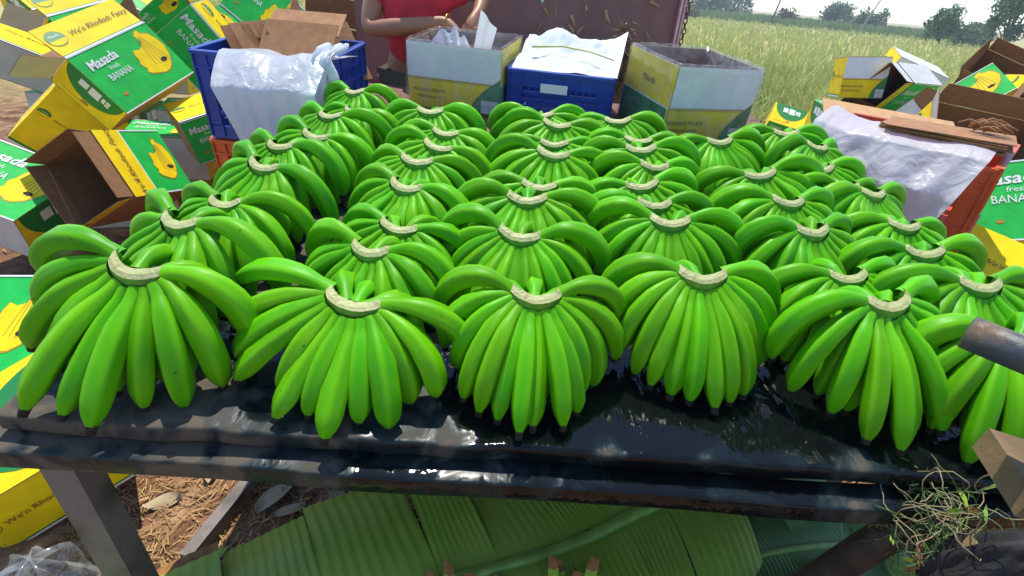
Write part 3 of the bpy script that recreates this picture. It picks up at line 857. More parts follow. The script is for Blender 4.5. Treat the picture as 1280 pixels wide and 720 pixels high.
M_PANEL = mat('brown_painted_steel', (.26, .125, .10), rough=.6, col2=(.19, .09, .075), scale=4, bump=.12, bscale=40)
tr = empty('farm_trailer', (0, 3.42, 0), (0, 0, .03))
tag(tr, 'brown steel farm trailer body parked behind the packing bench', 'trailer')
obj('side_panel', MB().box(-.12, 0, 1.28, 1.86, .03, .86).me('side_panel', M_PANEL), tr)
obj('trailer_bed', MB().box(-.12, .62, .82, 1.86, 1.2, .05).me('trailer_bed', M_PANEL), tr)
obj('front_panel', MB().box(-1.03, .62, 1.28, .03, 1.2, .86).me('front_panel', M_PANEL), tr)
obj('top_rail', MB().box(-.12, -.003, 1.73, 1.90, .05, .05).me('top_rail', M_PANEL), tr)
M_PINK = mat('faded_red_paint', (.42, .12, .12), rough=.6, var=.2, scale=30)
M_CREAM = mat('cream_paint', (.62, .56, .50), rough=.6, var=.1, scale=30)
cp = obj('corner_post', MB().box(.83, -.012, 1.28, .045, .05, .90).me('corner_post', M_PINK), tr)
obj('stripe', MB().box(.822, -.0385, 1.28, .010, .004, .90).me('stripe', M_CREAM), cp)
obj('stripe', MB().box(.842, -.0385, 1.28, .006, .004, .90).me('stripe', M_CREAM), cp)
tor = MB()
for k in range(40):
    a = 2 * math.pi * k / 10
link_me = MB().tube([(.011 * math.cos(t), 0, .017 * math.sin(t)) for t in np.linspace(0, 2 * math.pi, 11)], .0035, 6, cap=False).me('chain_link', M_RUST, True)
ch = empty('chain', (.868, -.02, 0), parent=tr)
for k in range(24):
    obj('chain_link', link_me, ch, Matrix.Translation((.003 * math.sin(k), 0, 1.64 - k * .027)) @ Matrix.Rotation((k % 2) * math.pi / 2, 4, 'Z'))
for y in (.2, 1.0):
    wv = MB(); wv.tube([(0, -.1, 0), (0, .1, 0)], .33, 24)
for x in (-.6, .4):
    wh = obj('wheel', MB().tube([(x, .25, .34), (x, .30, .34), (x, .40, .34), (x, .45, .34)], [.30, .34, .34, .30], 24).me('wheel', M_HOLE, True), tr)
# white notice hanging point-down on the panel
sg = obj('paper_tag', MB().add([(-.045, 0, .04), (.045, 0, .04), (0, 0, -.045), (-.045, .002, .04), (.045, .002, .04), (0, .002, -.045)], [(0, 2, 1), (3, 4, 5), (0, 1, 4, 3), (1, 2, 5, 4), (2, 0, 3, 5)]).me('paper_tag', mat('pale_mint_paper', (.55, .72, .66), rough=.6)))
sg.location = (.03, 3.40, 1.385)
tag(sg, 'pale mint paper corner hanging point down on the trailer panel', 'paper')

# straw
M_STRAW = mat('dry_straw', (.52, .34, .14), rough=.8, col2=(.28, .15, .05), scale=5, ramp=(.3, .7))
def straw(name, rng, n, pos, ln=(.05, .14), wd=.004, flat=.35):
    mb = MB()
    for _ in range(n):
        p = Vector(pos(rng)); a = rng.uniform(0, 6.283); e = rng.normal(0, flat); l = rng.uniform(*ln)
        d = Vector((math.cos(a) * math.cos(e), math.sin(a) * math.cos(e), math.sin(e)))
        s = d.cross(Vector((0, 0, 1))).normalized() * wd * rng.uniform(.5, 1.4)
        q = p + d * l * .5 + Vector((0, 0, rng.uniform(-.01, .015)))
        e2 = p + d * l
        mb.add([p - s, p + s, q + s, q - s, e2], [(0, 1, 2, 3), (3, 2, 4)])
    return mb.me(name, M_STRAW)
rng = np.random.default_rng(7)
def heap(rng):
    a = rng.uniform(0, 6.283); r = abs(rng.normal(0, .5))
    return (.50 + .20 * r * math.cos(a), 3.22 + .12 * r * math.sin(a), .62 + max(0, .68 * (1 - r)) * rng.uniform(.7, 1))
tag(obj('straw_heap', straw('straw_heap', rng, 1500, heap)), 'heap of dry orange straw against the brown trailer panel', 'straw', kind='stuff')
def bits(rng): return (rng.uniform(.0, .75), 3.398, rng.choice([rng.uniform(.95, 1.4), rng.uniform(1.0, 1.15)]))
mb = MB()
for _ in range(70):
    x, y, z = bits(rng); a = rng.uniform(0, 6.28); l = rng.uniform(.008, .035); wd = rng.uniform(.004, .011)
    dx, dz = math.cos(a), math.sin(a)
    mb.add([(x - dx * l - dz * wd, y, z - dz * l + dx * wd), (x - dx * l + dz * wd, y - .003, z - dz * l - dx * wd), (x + dx * l + dz * wd * .4, y - .004, z + dz * l - dx * wd * .4), (x + dx * l - dz * wd * .4, y - .003, z + dz * l + dx * wd * .4)], [(0, 1, 2, 3)])
so = obj('straw_bits', mb.me('straw_bits', M_STRAW)); tag(so, 'flecks of straw stuck to the trailer panel', 'straw', kind='stuff')
def litter(rng):
    while True:
        x, y = rng.uniform(-5.5, 6), rng.uniform(.5, 7.5)
        if not (-.5 < x < 2 and y > 1.5 and y < 3): return (x, y, ground_z(x, y) + .008)
tag(obj('ground_litter', straw('ground_litter', rng, 9000, litter, (.02, .10), .0028, .12)), 'dry straw and leaf litter strewn over the earth', 'litter', kind='stuff')
def litter2(rng):
    x, y = rng.uniform(-1.2, -.2), rng.uniform(.75, 1.6)
    return (x, y, ground_z(x, y) + .006)
tag(obj('fine_litter', straw('fine_litter', rng, 4200, litter2, (.008, .06), .0016, .15)), 'fine chaff on the sunlit earth under the table', 'litter', kind='stuff')
def stubb(rng):
    x, y = rng.normal(2.6, .9), rng.normal(7.2, .6)
    return (x, y, .02 + abs(rng.normal(0, .05)))
tag(obj('cut_straw', straw('cut_straw', rng, 1500, stubb, (.1, .35), .009, .3)), 'trampled straw at the near edge of the field', 'straw', kind='stuff')

# ------------------------------------------------------------------ open cartons on the bench, in clear film
def film(root, a, b, c, rng, bag=.012):
    n = 14
    v, f = [], []
    per = []
    for i in range(n): per.append((-a / 2 + a * i / n, -b / 2))
    for i in range(n): per.append((a / 2, -b / 2 + b * i / n))
    for i in range(n): per.append((a / 2 - a * i / n, b / 2))
    for i in range(n): per.append((-a / 2, b / 2 - b * i / n))
    m = len(per); lev = [0, .15, .35, .55, .75, .92, 1.0]
    for li, l in enumerate(lev):
        for k, (x, y) in enumerate(per):
            s = 1 + bag * (1.5 + 2.5 * math.sin(k * 1.7 + l * 5) * rng.uniform(.3, 1)) * (1.6 - l)
            s = max(s, 1.012)
            v.append((x * s, y * s, c * l + .004 + (rng.uniform(0, .006) if l == 1 else 0)))
    for k, (x, y) in enumerate(per): v.append((x * .97, y * .97, c + .006))
    for k, (x, y) in enumerate(per): v.append((x * .955, y * .95, c * .70 + rng.uniform(-.02, .02)))
    for li in range(len(lev) + 1):
        for k in range(m):
            f.append((li * m + k, li * m + (k + 1) % m, (li + 1) * m + (k + 1) % m, (li + 1) * m + k))
    return obj('film_liner', mesh('film_liner', v, f, M_FILM, True), root)
rng = np.random.default_rng(3)
def packing_carton(label, loc, yaw, dims):
    r = carton(label, on_bench(loc[0], loc[1]) + Euler((TILT, 0, yaw)).to_matrix() @ Vector((0, 0, dims[2] / 2)), (TILT, 0, yaw), dims, {'y-': 'base', 'x-': 'baseside', 'x+': 'baseside', 'y+': 'base', 'z-': 'kraft'}, 'z+', None, group='open cartons lined with clear film on the bench', name='open_carton')
    fl = film(r, dims[0], dims[1], dims[2], rng)
    fl.location = (0, 0, -dims[2] / 2)
    return r
packing_carton('open lined carton the worker is reaching into, on the bench', (-.282, 2.473, .9005), -.202, (.405, .34, .265))
packing_carton('open lined carton standing alone right of the blue crate', (.650, 2.345, .9005), .33, (.375, .39, .295))

# ------------------------------------------------------------------ plastic crates
def crate(name, label, loc, yaw, dims, m, group=None, nwin=6, rows=4):
    a, b, c = dims
    root = empty(name, loc, (TILT, 0, yaw))
    tag(root, label, 'crate', group)
    t = .012
    def wall(w_):
        mb = MB()
        mb.box(0, 0, c - .03, w_, t, .06); mb.box(0, 0, .025, w_, t, .05)
        mb.box(0, -.009, c - .006, w_, .02, .012); mb.box(0, -.007, c - .06, w_, .012, .006)
        mb.box(-w_ / 2 + .03, 0, c / 2, .06, t * .98, c - .11); mb.box(w_ / 2 - .03, 0, c / 2, .06, t * .98, c - .11)
        for x in (-w_ / 2 + .006, -w_ / 2 + .058, w_ / 2 - .058, w_ / 2 - .006): mb.box(x, -.008, c / 2, .006, .012, c - .02)
        hh = c - .11; z0 = .05
        for r_ in range(1, rows): mb.box(0, -.003, z0 + hh * r_ / rows, w_ - .12, t * 1.1, .014)
        nn = max(4, int((w_ - .12) / .026))
        for q in range(nn + 1): mb.box(-w_ / 2 + .06 + (w_ - .12) * q / nn, .001, c / 2, .009, t * .7, hh)
        for x in (-w_ / 6, w_ / 6): mb.box(x, -.007, c / 2, .008, .012, c - .02)
        return mb.me('side_wall', m)
    wl, ws = wall(a), wall(b - 2 * t)
    for (me, x, y, rz) in ((wl, 0, -b / 2 + t / 2, 0), (wl, 0, b / 2 - t / 2, math.pi), (ws, -a / 2 + t / 2, 0, -math.pi / 2), (ws, a / 2 - t / 2, 0, math.pi / 2)):
        obj('side_wall', me, root, Matrix.Translation((x, y, 0)) @ Matrix.Rotation(rz, 4, 'Z'))
    obj('base', MB().box(0, 0, .008, a - 2 * t - .002, b - 2 * t - .002, .014).me('base', m), root)
    return root

def sheet_grid(fn, nu, nv, m, name, thick=True):
    v = [fn(i / (nu - 1), j / (nv - 1)) for j in range(nv) for i in range(nu)]
    f = [(j * nu + i, j * nu + i + 1, (j + 1) * nu + i + 1, (j + 1) * nu + i) for j in range(nv - 1) for i in range(nu - 1)]
    return mesh(name, v, f, m, True)

CLx, CLy = -1.005, 2.30
crate('plastic_crate', 'blue plastic crate draped with white polythene, left behind the bananas', (CLx, CLy, .800), -.066, (.52, .42, .335), M_BLUE)
crate('plastic_crate', 'red plastic crate directly under the blue draped crate', (CLx, CLy + .035, .400), -.066, (.54, .42, .395), M_RED)
crate('plastic_crate', 'lowest red plastic crate of the stack under the blue draped crate', (CLx, CLy + .07, .003), -.066, (.54, .42, .395), M_RED)
CB = on_bench(.150, 2.455)
crate('plastic_crate', 'blue plastic crate packed with white paper, between two open cartons', CB, -.144, (.43, .37, .20), M_BLUE, rows=3)
lb = obj('paper_label', MB().box(0, 0, 0, .11, .003, .035).me('paper_label', M_WHT)); lb.matrix_world = Matrix.Translation(CB) @ Matrix.Rotation(-.144, 4, 'Z') @ Matrix.Rotation(TILT, 4, 'X') @ Matrix.Translation((-.02, -.207, .14))
tag(lb, 'white paper label on the front of the paper packed blue crate', 'label')

# white polythene over the blue crate
def drape_blue(u, v):
    # u along the crate, v from inside over the rim and down the front
    x = -.135 + .42 * u
    cr = .022 * mnoise.noise(Vector((u * 4, v * 4, 1.3))) + .006 * abs(mnoise.noise(Vector((u * 13, v * 12, 4.1))))
    s = v * .70
    fold = .010 * math.sin(11 * u + 1 + 3 * v) + .006 * math.sin(29 * u + 2.2 - 5 * v)
    if s < .20:
        y, z = .06 - (s / .20) * .27, .300 + .045 * (s / .20) + .008 * math.sin(9 * u + 4 * v)
    else:
        t = s - .20
        y, z = -.222 - .17 * min(1, t / .17) ** .85 - fold * min(1, t / .12) - .02 * t, .350 - (t * .52 if t < .17 else .088 + (t - .17) * .98)
        x += (.30 * (1 - u) ** 2 + .06 * u) * t
    return (x + cr * .4, y - cr * min(1, v * 3), z + cr * .7)
po = obj('polythene_sheet', sheet_grid(drape_blue, 80, 70, M_POLY, 'polythene_sheet'))
po.location = (CLx, CLy, .800); po.rotation_euler = (TILT, 0, -.066)
tag(po, 'white polythene sheet hanging over the front of the blue crate', 'plastic sheet')
def bunch(u, v):
    x = .245 + .05 * math.sin(3 * u) + .055 * (u - .5) + .02 * mnoise.noise(Vector((u * 6, v * 7, 2))); s = v * .40
    y = -.1 - .16 * min(1, s / .08) - .012 * math.sin(30 * u) ; z = .372 - max(0, s - .06) * .98 + .012 * math.sin(25 * u) * (1 - v)
    return (x + .03 * v + .012 * math.sin(22 * u + 6 * v), y, z)
po2 = obj('polythene_sheet', sheet_grid(bunch, 30, 24, M_POLY, 'polythene_bunch'))
po2.location = (CLx, CLy, .800); po2.rotation_euler = (TILT, 0, -.066)
tag(po2, 'gathered end of polythene bunched at the right corner of the blue crate', 'plastic sheet')

# brown cardboard dividers standing in the blue crate
M_DIV = mat('brown_divider_board', (.33, .155, .06), rough=.85, var=.15, scale=25)
DV = box_vf(0, 0, 0, .34, .004, .27)
rng = np.random.default_rng(9)
for k in range(9):
    d = obj('cardboard_divider', mesh('cardboard_divider', *box_vf(0, 0, 0, .30 + rng.uniform(-.03, .03), .004, .26), M_DIV))
    d.matrix_world = Matrix.Translation((CLx, CLy, .800)) @ Matrix.Rotation(-.066, 4, 'Z') @ Matrix.Rotation(TILT, 4, 'X') @ Matrix.Translation((-.15 + .030 * k + .05, .09 + .004 * k, .285 + rng.uniform(-.012, .012))) @ Matrix.Rotation(rad(62 + rng.normal(0, 4)), 4, 'Z') @ Matrix.Rotation(rad(-38 + rng.normal(0, 3)), 4, 'X')
    tag(d, 'brown cardboard divider in the blue crate, %s of the fan from the left' % ORD[k], 'divider', 'brown dividers fanned in the blue crate')
d = obj('cardboard_divider', mesh('cardboard_divider', *box_vf(0, 0, 0, .30, .004, .16), M_DIV))
d.matrix_world = Matrix.Translation((CLx + .07, CLy - .05, 1.16)) @ Matrix.Rotation(rad(-4), 4, 'Z') @ Matrix.Rotation(rad(-40), 4, 'X')
tag(d, 'broad brown cardboard sheet lying flat at the front of the blue crate', 'divider')
d = obj('cardboard_divider', mesh('cardboard_divider', *box_vf(0, 0, 0, .30, .004, .16), M_DIV))
d.matrix_world = Matrix.Translation((CLx + .06, CLy + .08, 1.215)) @ Matrix.Rotation(rad(2), 4, 'Z') @ Matrix.Rotation(rad(-62), 4, 'X')
tag(d, 'upper brown cardboard sheet resting across the fanned dividers', 'divider')

# crumpled white paper in the small blue crate
def paper(u, v):
    x = -.205 + .43 * u + (.05 * (u - .6) if u > .6 else 0) * v
    y = -.175 + .42 * v
    z = .20 + .065 * v + .036 * mnoise.noise(Vector((u * 4, v * 3, 7))) * (.3 + v) + .012 * abs(mnoise.noise(Vector((u * 9, v * 8, 3)))) * min(1, v * 5 + .2) + .05 * max(0, u - .75) * 4 * v * v + .05 * max(0, .55 - abs(u - .3) * 2) * v * v
    return (x, y, z)
pp = obj('paper_sheet', sheet_grid(paper, 70, 50, M_LPAPER, 'paper_sheet'))
pp.location = CB; pp.rotation_euler = (TILT, 0, -.144)
tag(pp, 'crumpled white paper covering the fruit in the small blue crate', 'paper')
tw = obj('straw_stem', MB().tube([(-.15, -.02, .258), (-.02, .0, .268), (.1, -.03, .262), (.20, -.09, .250)], [.004, .0035, .003, .0025], 6).me('straw_stem', mat('yellow_stalk', (.45, .42, .05), rough=.6), True))
tw.location = CB; tw.rotation_euler = (TILT, 0, -.144)
tag(tw, 'thin yellow stalk lying on the crumpled white paper', 'stalk')

# red crate at the right with polythene and brown dividers
CRx, CRy, CRz, CRr = 1.50, 2.09, .760, -.753
crate('plastic_crate', 'red plastic crate with polythene and brown paper, right of the bananas', (CRx, CRy, CRz), CRr, (.56, .40, .27), M_RED)
crate('plastic_crate', 'red plastic crate supporting the polythene draped crate at right', (CRx, CRy, .382), CRr, (.56, .40, .372), M_RED)
crate('plastic_crate', 'bottom red plastic crate of the right hand stack', (CRx, CRy, .003), CRr, (.56, .40, .372), M_RED)
def drape_red(u, v):
    x = -.30 + .55 * u; s = v * .50
    fold = .012 * math.sin(14 * u + .4) + .009 * math.sin(31 * u + 1)
    if s < .16:
        y, z = .02 - (s / .16) * .24, .279 + .018 * math.sin(3.14 * s / .16)
    else:
        t = s - .16
        y, z = -.222 - .09 * min(1, t / .14) - fold * min(1, t / .1), .283 - t * .9
    z += .035 * max(0, .25 - u) * 4 * (1 - v)
    cr = .020 * mnoise.noise(Vector((u * 4, v * 4, 9))) + .006 * abs(mnoise.noise(Vector((u * 13, v * 11, 5))))
    y -= cr * min(1, v * 3); z += .012 + cr * .5
    return (x + (-.12 * u) * max(0, s - .16) * 2, y, z)
pr = obj('polythene_sheet', sheet_grid(drape_red, 80, 60, M_POLY, 'polythene_red'))
pr.location = (CRx, CRy, CRz); pr.rotation_euler = (TILT, 0, CRr)
tag(pr, 'bright white polythene draped over the near side of the right red crate', 'plastic sheet')
for k in range(7):
    me = mesh('brown_paper_sheet', *box_vf(0, 0, 0, .36 + rng.uniform(-.02, .03), .21, .0035), M_DIV)
    d = obj('brown_paper_sheet', me)
    d.matrix_world = Matrix.Translation((CRx, CRy, CRz)) @ Matrix.Rotation(CRr, 4, 'Z') @ Matrix.Rotation(TILT, 4, 'X') @ Matrix.Translation((.09 + rng.normal(0, .006), -.03 + rng.normal(0, .01), .288 + .0062 * k)) @ Matrix.Rotation(rad(rng.normal(0, 2.5)), 4, 'Z') @ Matrix.Rotation(rad(-4), 4, 'X')
    tag(d, 'brown cardboard sheet, %s from the bottom on the right red crate' % ORD[k], 'cardboard', 'brown sheets stacked on the right red crate')
mb = MB()
for k in range(26):
    a = rng.uniform(-.5, .5); x0 = .10 + rng.uniform(0, .11); y0 = .0 + rng.uniform(-.05, .04); z0 = .336 + rng.uniform(0, .02)
    mb.tube([(x0, y0, z0), (x0 + .03, y0 + .01 * a, z0 + .018), (x0 + .065, y0 + .03 * a, z0 + .006)], .0035, 5)
sh = obj('shredded_paper', mb.me('shredded_paper', M_DIV, True)); sh.location = (CRx, CRy, CRz); sh.rotation_euler = (TILT, 0, CRr)
tag(sh, 'tuft of curled brown paper strips on the stacked sheets', 'paper', kind='stuff')
ts = obj('cardboard_sheet', mesh('cardboard_sheet', *box_vf(0, 0, 0, .62, .34, .006), M_KRAFT2))
ts.location = (1.80, 2.72, .955); ts.rotation_euler = (.30, .06, -.28)
tag(ts, 'sunlit tan cardboard sheet lying between red crate and right heap', 'cardboard')
carton('closed carton under the sunlit tan cardboard sheet', (1.86, 2.80, .74), (.10, .03, -.28), (.52, .36, .26), STD, group=GR_)
carton('second closed carton below the sunlit tan cardboard sheet', (1.86, 2.80, .46), (0, 0, -.2), (.52, .36, .26), STD, group=GR_)
carton('lowest closed carton below the sunlit tan cardboard sheet', (1.86, 2.80, .16), (0, 0, -.1), (.52, .36, .30), STD, group=GR_)

# ------------------------------------------------------------------ worker
def skin_mesh(name, verts, edges, radii, root, mats, sub=2, smooth=True):
    me = bpy.data.meshes.new(name + '_cage')
    me.from_pydata(verts, edges, [])
    o = bpy.data.objects.new(name + '_cage', me)
    COL.objects.link(o)
    sk = o.modifiers.new('skin', 'SKIN'); sk.use_smooth_shade = True
    if not me.skin_vertices: me.skin_vertices.new()
    for i, r_ in enumerate(radii):
        rr = r_ if isinstance(r_, tuple) else (r_, r_)
        me.skin_vertices[0].data[i].radius = rr
        me.skin_vertices[0].data[i].use_root = (i == root)
    ss = o.modifiers.new('sub', 'SUBSURF'); ss.levels = sub; ss.render_levels = sub
    dg = bpy.context.evaluated_depsgraph_get()
    out = bpy.data.meshes.new_from_object(o.evaluated_get(dg))
    bpy.data.objects.remove(o)
    out.materials.clear()
    for m in mats: out.materials.append(m)
    out.polygons.foreach_set('use_smooth', [True] * len(out.polygons))
    return out

M_SKIN = mat('brown_skin', (.36, .155, .08), rough=.5, var=.08, scale=20)
M_SHIRT = mat('red_cotton', (.55, .025, .045), rough=.85, var=.18, scale=12, bump=.25, bscale=14)
M_TROU = mat('olive_cotton', (.085, .075, .045), rough=.9, var=.2, scale=10, bump=.3, bscale=12)
M_HAIR = mat('black_hair', (.012, .010, .009), rough=.6, bump=.5, bscale=120)
PX, PY = -.62, 2.95
V = {'pel': (PX, PY, .93), 'sp': (PX, PY - .01, 1.10), 'ch': (PX + .01, PY - .02, 1.27), 'nb': (PX + .02, PY - .02, 1.42), 'nk': (PX + .025, PY - .04, 1.49), 'hd': (PX + .03, PY - .075, 1.575), 'ht': (PX + .03, PY - .08, 1.665),
 'sr': (PX - .165, PY - .02, 1.385), 'er': (-.815, 2.815, 1.175), 'fr': (-.66, 2.74, 1.20), 'wr': (-.405, 2.725, 1.245), 'pr': (-.365, 2.705, 1.215),
 'sl': (PX + .20, PY - .02, 1.385), 'el': (-.265, 3.00, 1.375), 'wl': (-.28, 2.835, 1.285), 'pl': (-.30, 2.77, 1.245),
 'hr': (PX - .095, PY, .90), 'kr': (PX - .11, PY - .02, .48), 'ar': (PX - .12, PY + .02, .09), 'tr': (PX - .14, PY - .12, .035),
 'hl': (PX + .095, PY, .90), 'kl': (PX + .11, PY - .03, .48), 'al': (PX + .13, PY + .02, .09), 'tl': (PX + .15, PY - .12, .035)}
Rr = {'pel': (.13, .10), 'sp': (.112, .09), 'ch': (.13, .10), 'nb': .07, 'nk': .055, 'hd': (.072, .085), 'ht': (.06, .07), 'sr': .066, 'er': .043, 'fr': .044, 'wr': .028, 'pr': (.036, .02), 'sl': .066, 'el': .043, 'wl': .028, 'pl': (.036, .02),
 'hr': .085, 'kr': .058, 'ar': .04, 'tr': (.042, .026), 'hl': .085, 'kl': .058, 'al': .04, 'tl': (.042, .026)}
Ee = [('pel', 'sp'), ('sp', 'ch'), ('ch', 'nb'), ('nb', 'nk'), ('nk', 'hd'), ('hd', 'ht'), ('ch', 'sr'), ('sr', 'er'), ('er', 'fr'), ('fr', 'wr'), ('wr', 'pr'), ('ch', 'sl'), ('sl', 'el'), ('el', 'wl'), ('wl', 'pl'), ('pel', 'hr'), ('hr', 'kr'), ('kr', 'ar'), ('ar', 'tr'), ('pel', 'hl'), ('hl', 'kl'), ('kl', 'al'), ('al', 'tl')]
def add_hand(pk, pos, d, side, down):
    d, side, down = Vector(d).normalized(), Vector(side).normalized(), Vector(down).normalized()
    pos = Vector(pos)
    for k, (off, ln) in enumerate(((-.030, .060), (-.010, .070), (.010, .072), (.029, .056))):
        a = pos + d * .035 + side * off; b = a + d * ln * .5 + down * .012; c = b + d * ln * .3 + down * ln * .35
        for q, p_, r_ in (('a', a, .0095), ('b', b, .009), ('c', c, .0075)): V[pk + str(k) + q] = tuple(p_); Rr[pk + str(k) + q] = r_
        Ee.extend([(pk, pk + str(k) + 'a'), (pk + str(k) + 'a', pk + str(k) + 'b'), (pk + str(k) + 'b', pk + str(k) + 'c')])
    a = pos - side * .035 + d * .01 + down * .008; b = a + d * .03 - side * .012 + down * .012; c = b + d * .028 + down * .01
    for q, p_, r_ in (('a', a, .011), ('b', b, .010), ('c', c, .008)): V[pk + 't' + q] = tuple(p_); Rr[pk + 't' + q] = r_
    Ee.extend([(pk, pk + 'ta'), (pk + 'ta', pk + 'tb'), (pk + 'tb', pk + 'tc')])
add_hand('pr', V['pr'], (.45, -.12, -.85), (.2, .95, 0), (-.5, 0, -.6))
add_hand('pl', V['pl'], (-.2, -.5, -.8), (.9, -.2, 0), (0, .3, -.8))
keys = list(V)
body_me = skin_mesh('body', [V[k] for k in keys], [(keys.index(a), keys.index(b)) for a, b in Ee], [Rr[k] for k in keys], 0, [M_SKIN])
person = empty('person', (PX, PY, 0))
tag(person, 'worker in red T-shirt and olive trousers reaching into an open carton', 'person')
def child(name, me, parent=person):
    o = obj(name, me, parent); o.matrix_parent_inverse = Matrix.Translation((-PX, -PY, 0)); return o
child('body', body_me)
def sub_skin(name, ks, es, grow, mats, over={}):
    vs_ = []
    for k in ks: vs_.append(over.get(k, V[k]))
    rr = []
    for k in ks:
        r_ = Rr[k]; r_ = r_ if isinstance(r_, tuple) else (r_, r_)
        g = grow[k] if isinstance(grow, dict) else grow
        rr.append((r_[0] + g, r_[1] + g))
    return skin_mesh(name, vs_, [(ks.index(a), ks.index(b)) for a, b in es], rr, 0, mats)
V['sr2'] = tuple((Vector(V['sr']) * .42 + Vector(V['er']) * .58)); Rr['sr2'] = .055
V['sl2'] = tuple((Vector(V['sl']) * .42 + Vector(V['el']) * .58)); Rr['sl2'] = .055
V['hem'] = (PX, PY, 1.0); Rr['hem'] = (.118, .098)
V['nb2'] = (PX + .02, PY - .02, 1.425); Rr['nb2'] = .065
child('shirt', sub_skin('shirt', ['hem', 'sp', 'ch', 'nb2', 'sr', 'sr2', 'sl', 'sl2'], [('hem', 'sp'), ('sp', 'ch'), ('ch', 'nb2'), ('ch', 'sr'), ('sr', 'sr2'), ('ch', 'sl'), ('sl', 'sl2')], .020, [M_SHIRT]))
child('trousers', sub_skin('trousers', ['pel', 'hr', 'kr', 'ar', 'hl', 'kl', 'al'], [('pel', 'hr'), ('hr', 'kr'), ('kr', 'ar'), ('pel', 'hl'), ('hl', 'kl'), ('kl', 'al')], .017, [M_TROU]))
mb = MB()
hv = []
for j in range(9):
    for i in range(18):
        a = 2 * math.pi * i / 18; e = rad(90 - j * 12.5)
        drop = 1.0 if not (.9 < (a % 6.283) / math.pi * 1 and False) else 1
        hv.append((PX + .03 + .083 * math.cos(a) * math.cos(e), PY - .065 + .098 * math.sin(a) * math.cos(e), 1.595 + .105 * math.sin(e) + (.03 if math.sin(a) < -.3 and j > 6 else 0)))
hf = [(j * 18 + i, j * 18 + (i + 1) % 18, (j + 1) * 18 + (i + 1) % 18, (j + 1) * 18 + i) for j in range(8) for i in range(18)]
child('hair', mesh('hair', hv, hf, M_HAIR, True))
for sx in (-1, 1):
    child('ear', MB().tube([(PX + .03 + sx * .074, PY - .07, 1.55), (PX + .03 + sx * .085, PY - .065, 1.575), (PX + .03 + sx * .078, PY - .065, 1.60)], [.008, .014, .008], 8).me('ear', M_SKIN, True))
    child('eye', MB().tube([(PX + .03 + sx * .03, PY - .158, 1.583), (PX + .03 + sx * .03, PY - .150, 1.583)], [.009, .011], 10).me('eye', M_HAIR, True))
child('nose', MB().tube([(PX + .03, PY - .152, 1.585), (PX + .03, PY - .172, 1.555), (PX + .03, PY - .15, 1.545)], [.008, .014, .010], 8).me('nose', M_SKIN, True))
child('mouth', MB().tube([(PX + .008, PY - .148, 1.523), (PX + .03, PY - .156, 1.521), (PX + .052, PY - .148, 1.523)], [.004, .006, .004], 6).me('mouth', mat('lips', (.20, .05, .04), rough=.5), True))
wq = Vector(V['wr']); wd_ = (Vector(V['wr']) - Vector(V['fr'])).normalized()
s1 = wd_.cross(Vector((0, 0, 1))).normalized(); s2 = wd_.cross(s1)
child('bracelet', MB().tube([wq + (s1 * math.cos(a) + s2 * math.sin(a)) * .031 + wd_ * (.005 * math.sin(2 * a)) for a in np.linspace(0, 2 * math.pi, 17)], .004, 6, cap=False).me('bracelet', mat('brass', (.65, .42, .10), rough=.35, metal=1.0), True))

# film and paper stuffed in the worker's carton
def crump(u, v):
    return (-.17 + .20 * u, -.02 + .05 * math.sin(5 * u) + .05 * v, .13 + .10 * v * (1 - .8 * abs(u - .45)) + .015 * math.sin(19 * u + 5 * v))
c1 = obj('film_sheet', sheet_grid(crump, 24, 12, M_POLY, 'film_sheet')); c1.location = (-.282, 2.473, .9 + .10); c1.rotation_euler = (TILT, 0, -.2)
tag(c1, 'milky film sheet rising at the left inside the worker carton', 'plastic sheet')
def flapp(u, v):
    return (.02 + .055 * u + .05 * v, -.03 + .05 * u + .012 * math.sin(7 * u), .10 + .25 * v - .07 * u * v)
c2 = obj('paper_sheet', sheet_grid(flapp, 12, 14, M_LPAPER, 'paper_flap')); c2.location = (-.282, 2.473, .9 + .07); c2.rotation_euler = (TILT, 0, -.2)
tag(c2, 'stiff white paper sheet held upright by the worker hand', 'paper')

# ------------------------------------------------------------------ banana leaves under the table
def leaf_mat(name, c1, c2, rough):
    m = mat(name, c1, rough=rough, spec=.25, col2=c2, scale=5, trans=.18)
    t = m.node_tree
    return m
M_LEAF = leaf_mat('banana_leaf_green', (.27, .42, .04), (.37, .50, .08), .40)
M_LEAFD = leaf_mat('banana_leaf_dark', (.03, .10, .028), (.045, .13, .035), .2)
M_LEAFT = leaf_mat('banana_leaf_bluish', (.16, .30, .09), (.23, .38, .13), .42)
M_RIB = mat('leaf_midrib', (.20, .33, .05), rough=.4, var=.15, scale=20)
M_DRY = mat('dry_leaf_edge', (.30, .13, .03), rough=.8, col2=(.18, .07, .02), scale=25)
def spline(pts, t):
    pts = [Vector(p) for p in pts]; n = len(pts) - 1
    s = min(max(t, 0), .99999) * n; i = int(s); u = s - i
    p0, p1, p2, p3 = pts[max(i - 1, 0)], pts[i], pts[i + 1], pts[min(i + 2, n)]
    return .5 * ((2 * p1) + (p2 - p0) * u + (2 * p0 - 5 * p1 + 4 * p2 - p3) * u * u + (3 * p1 - p0 - 3 * p2 + p3) * u ** 3)

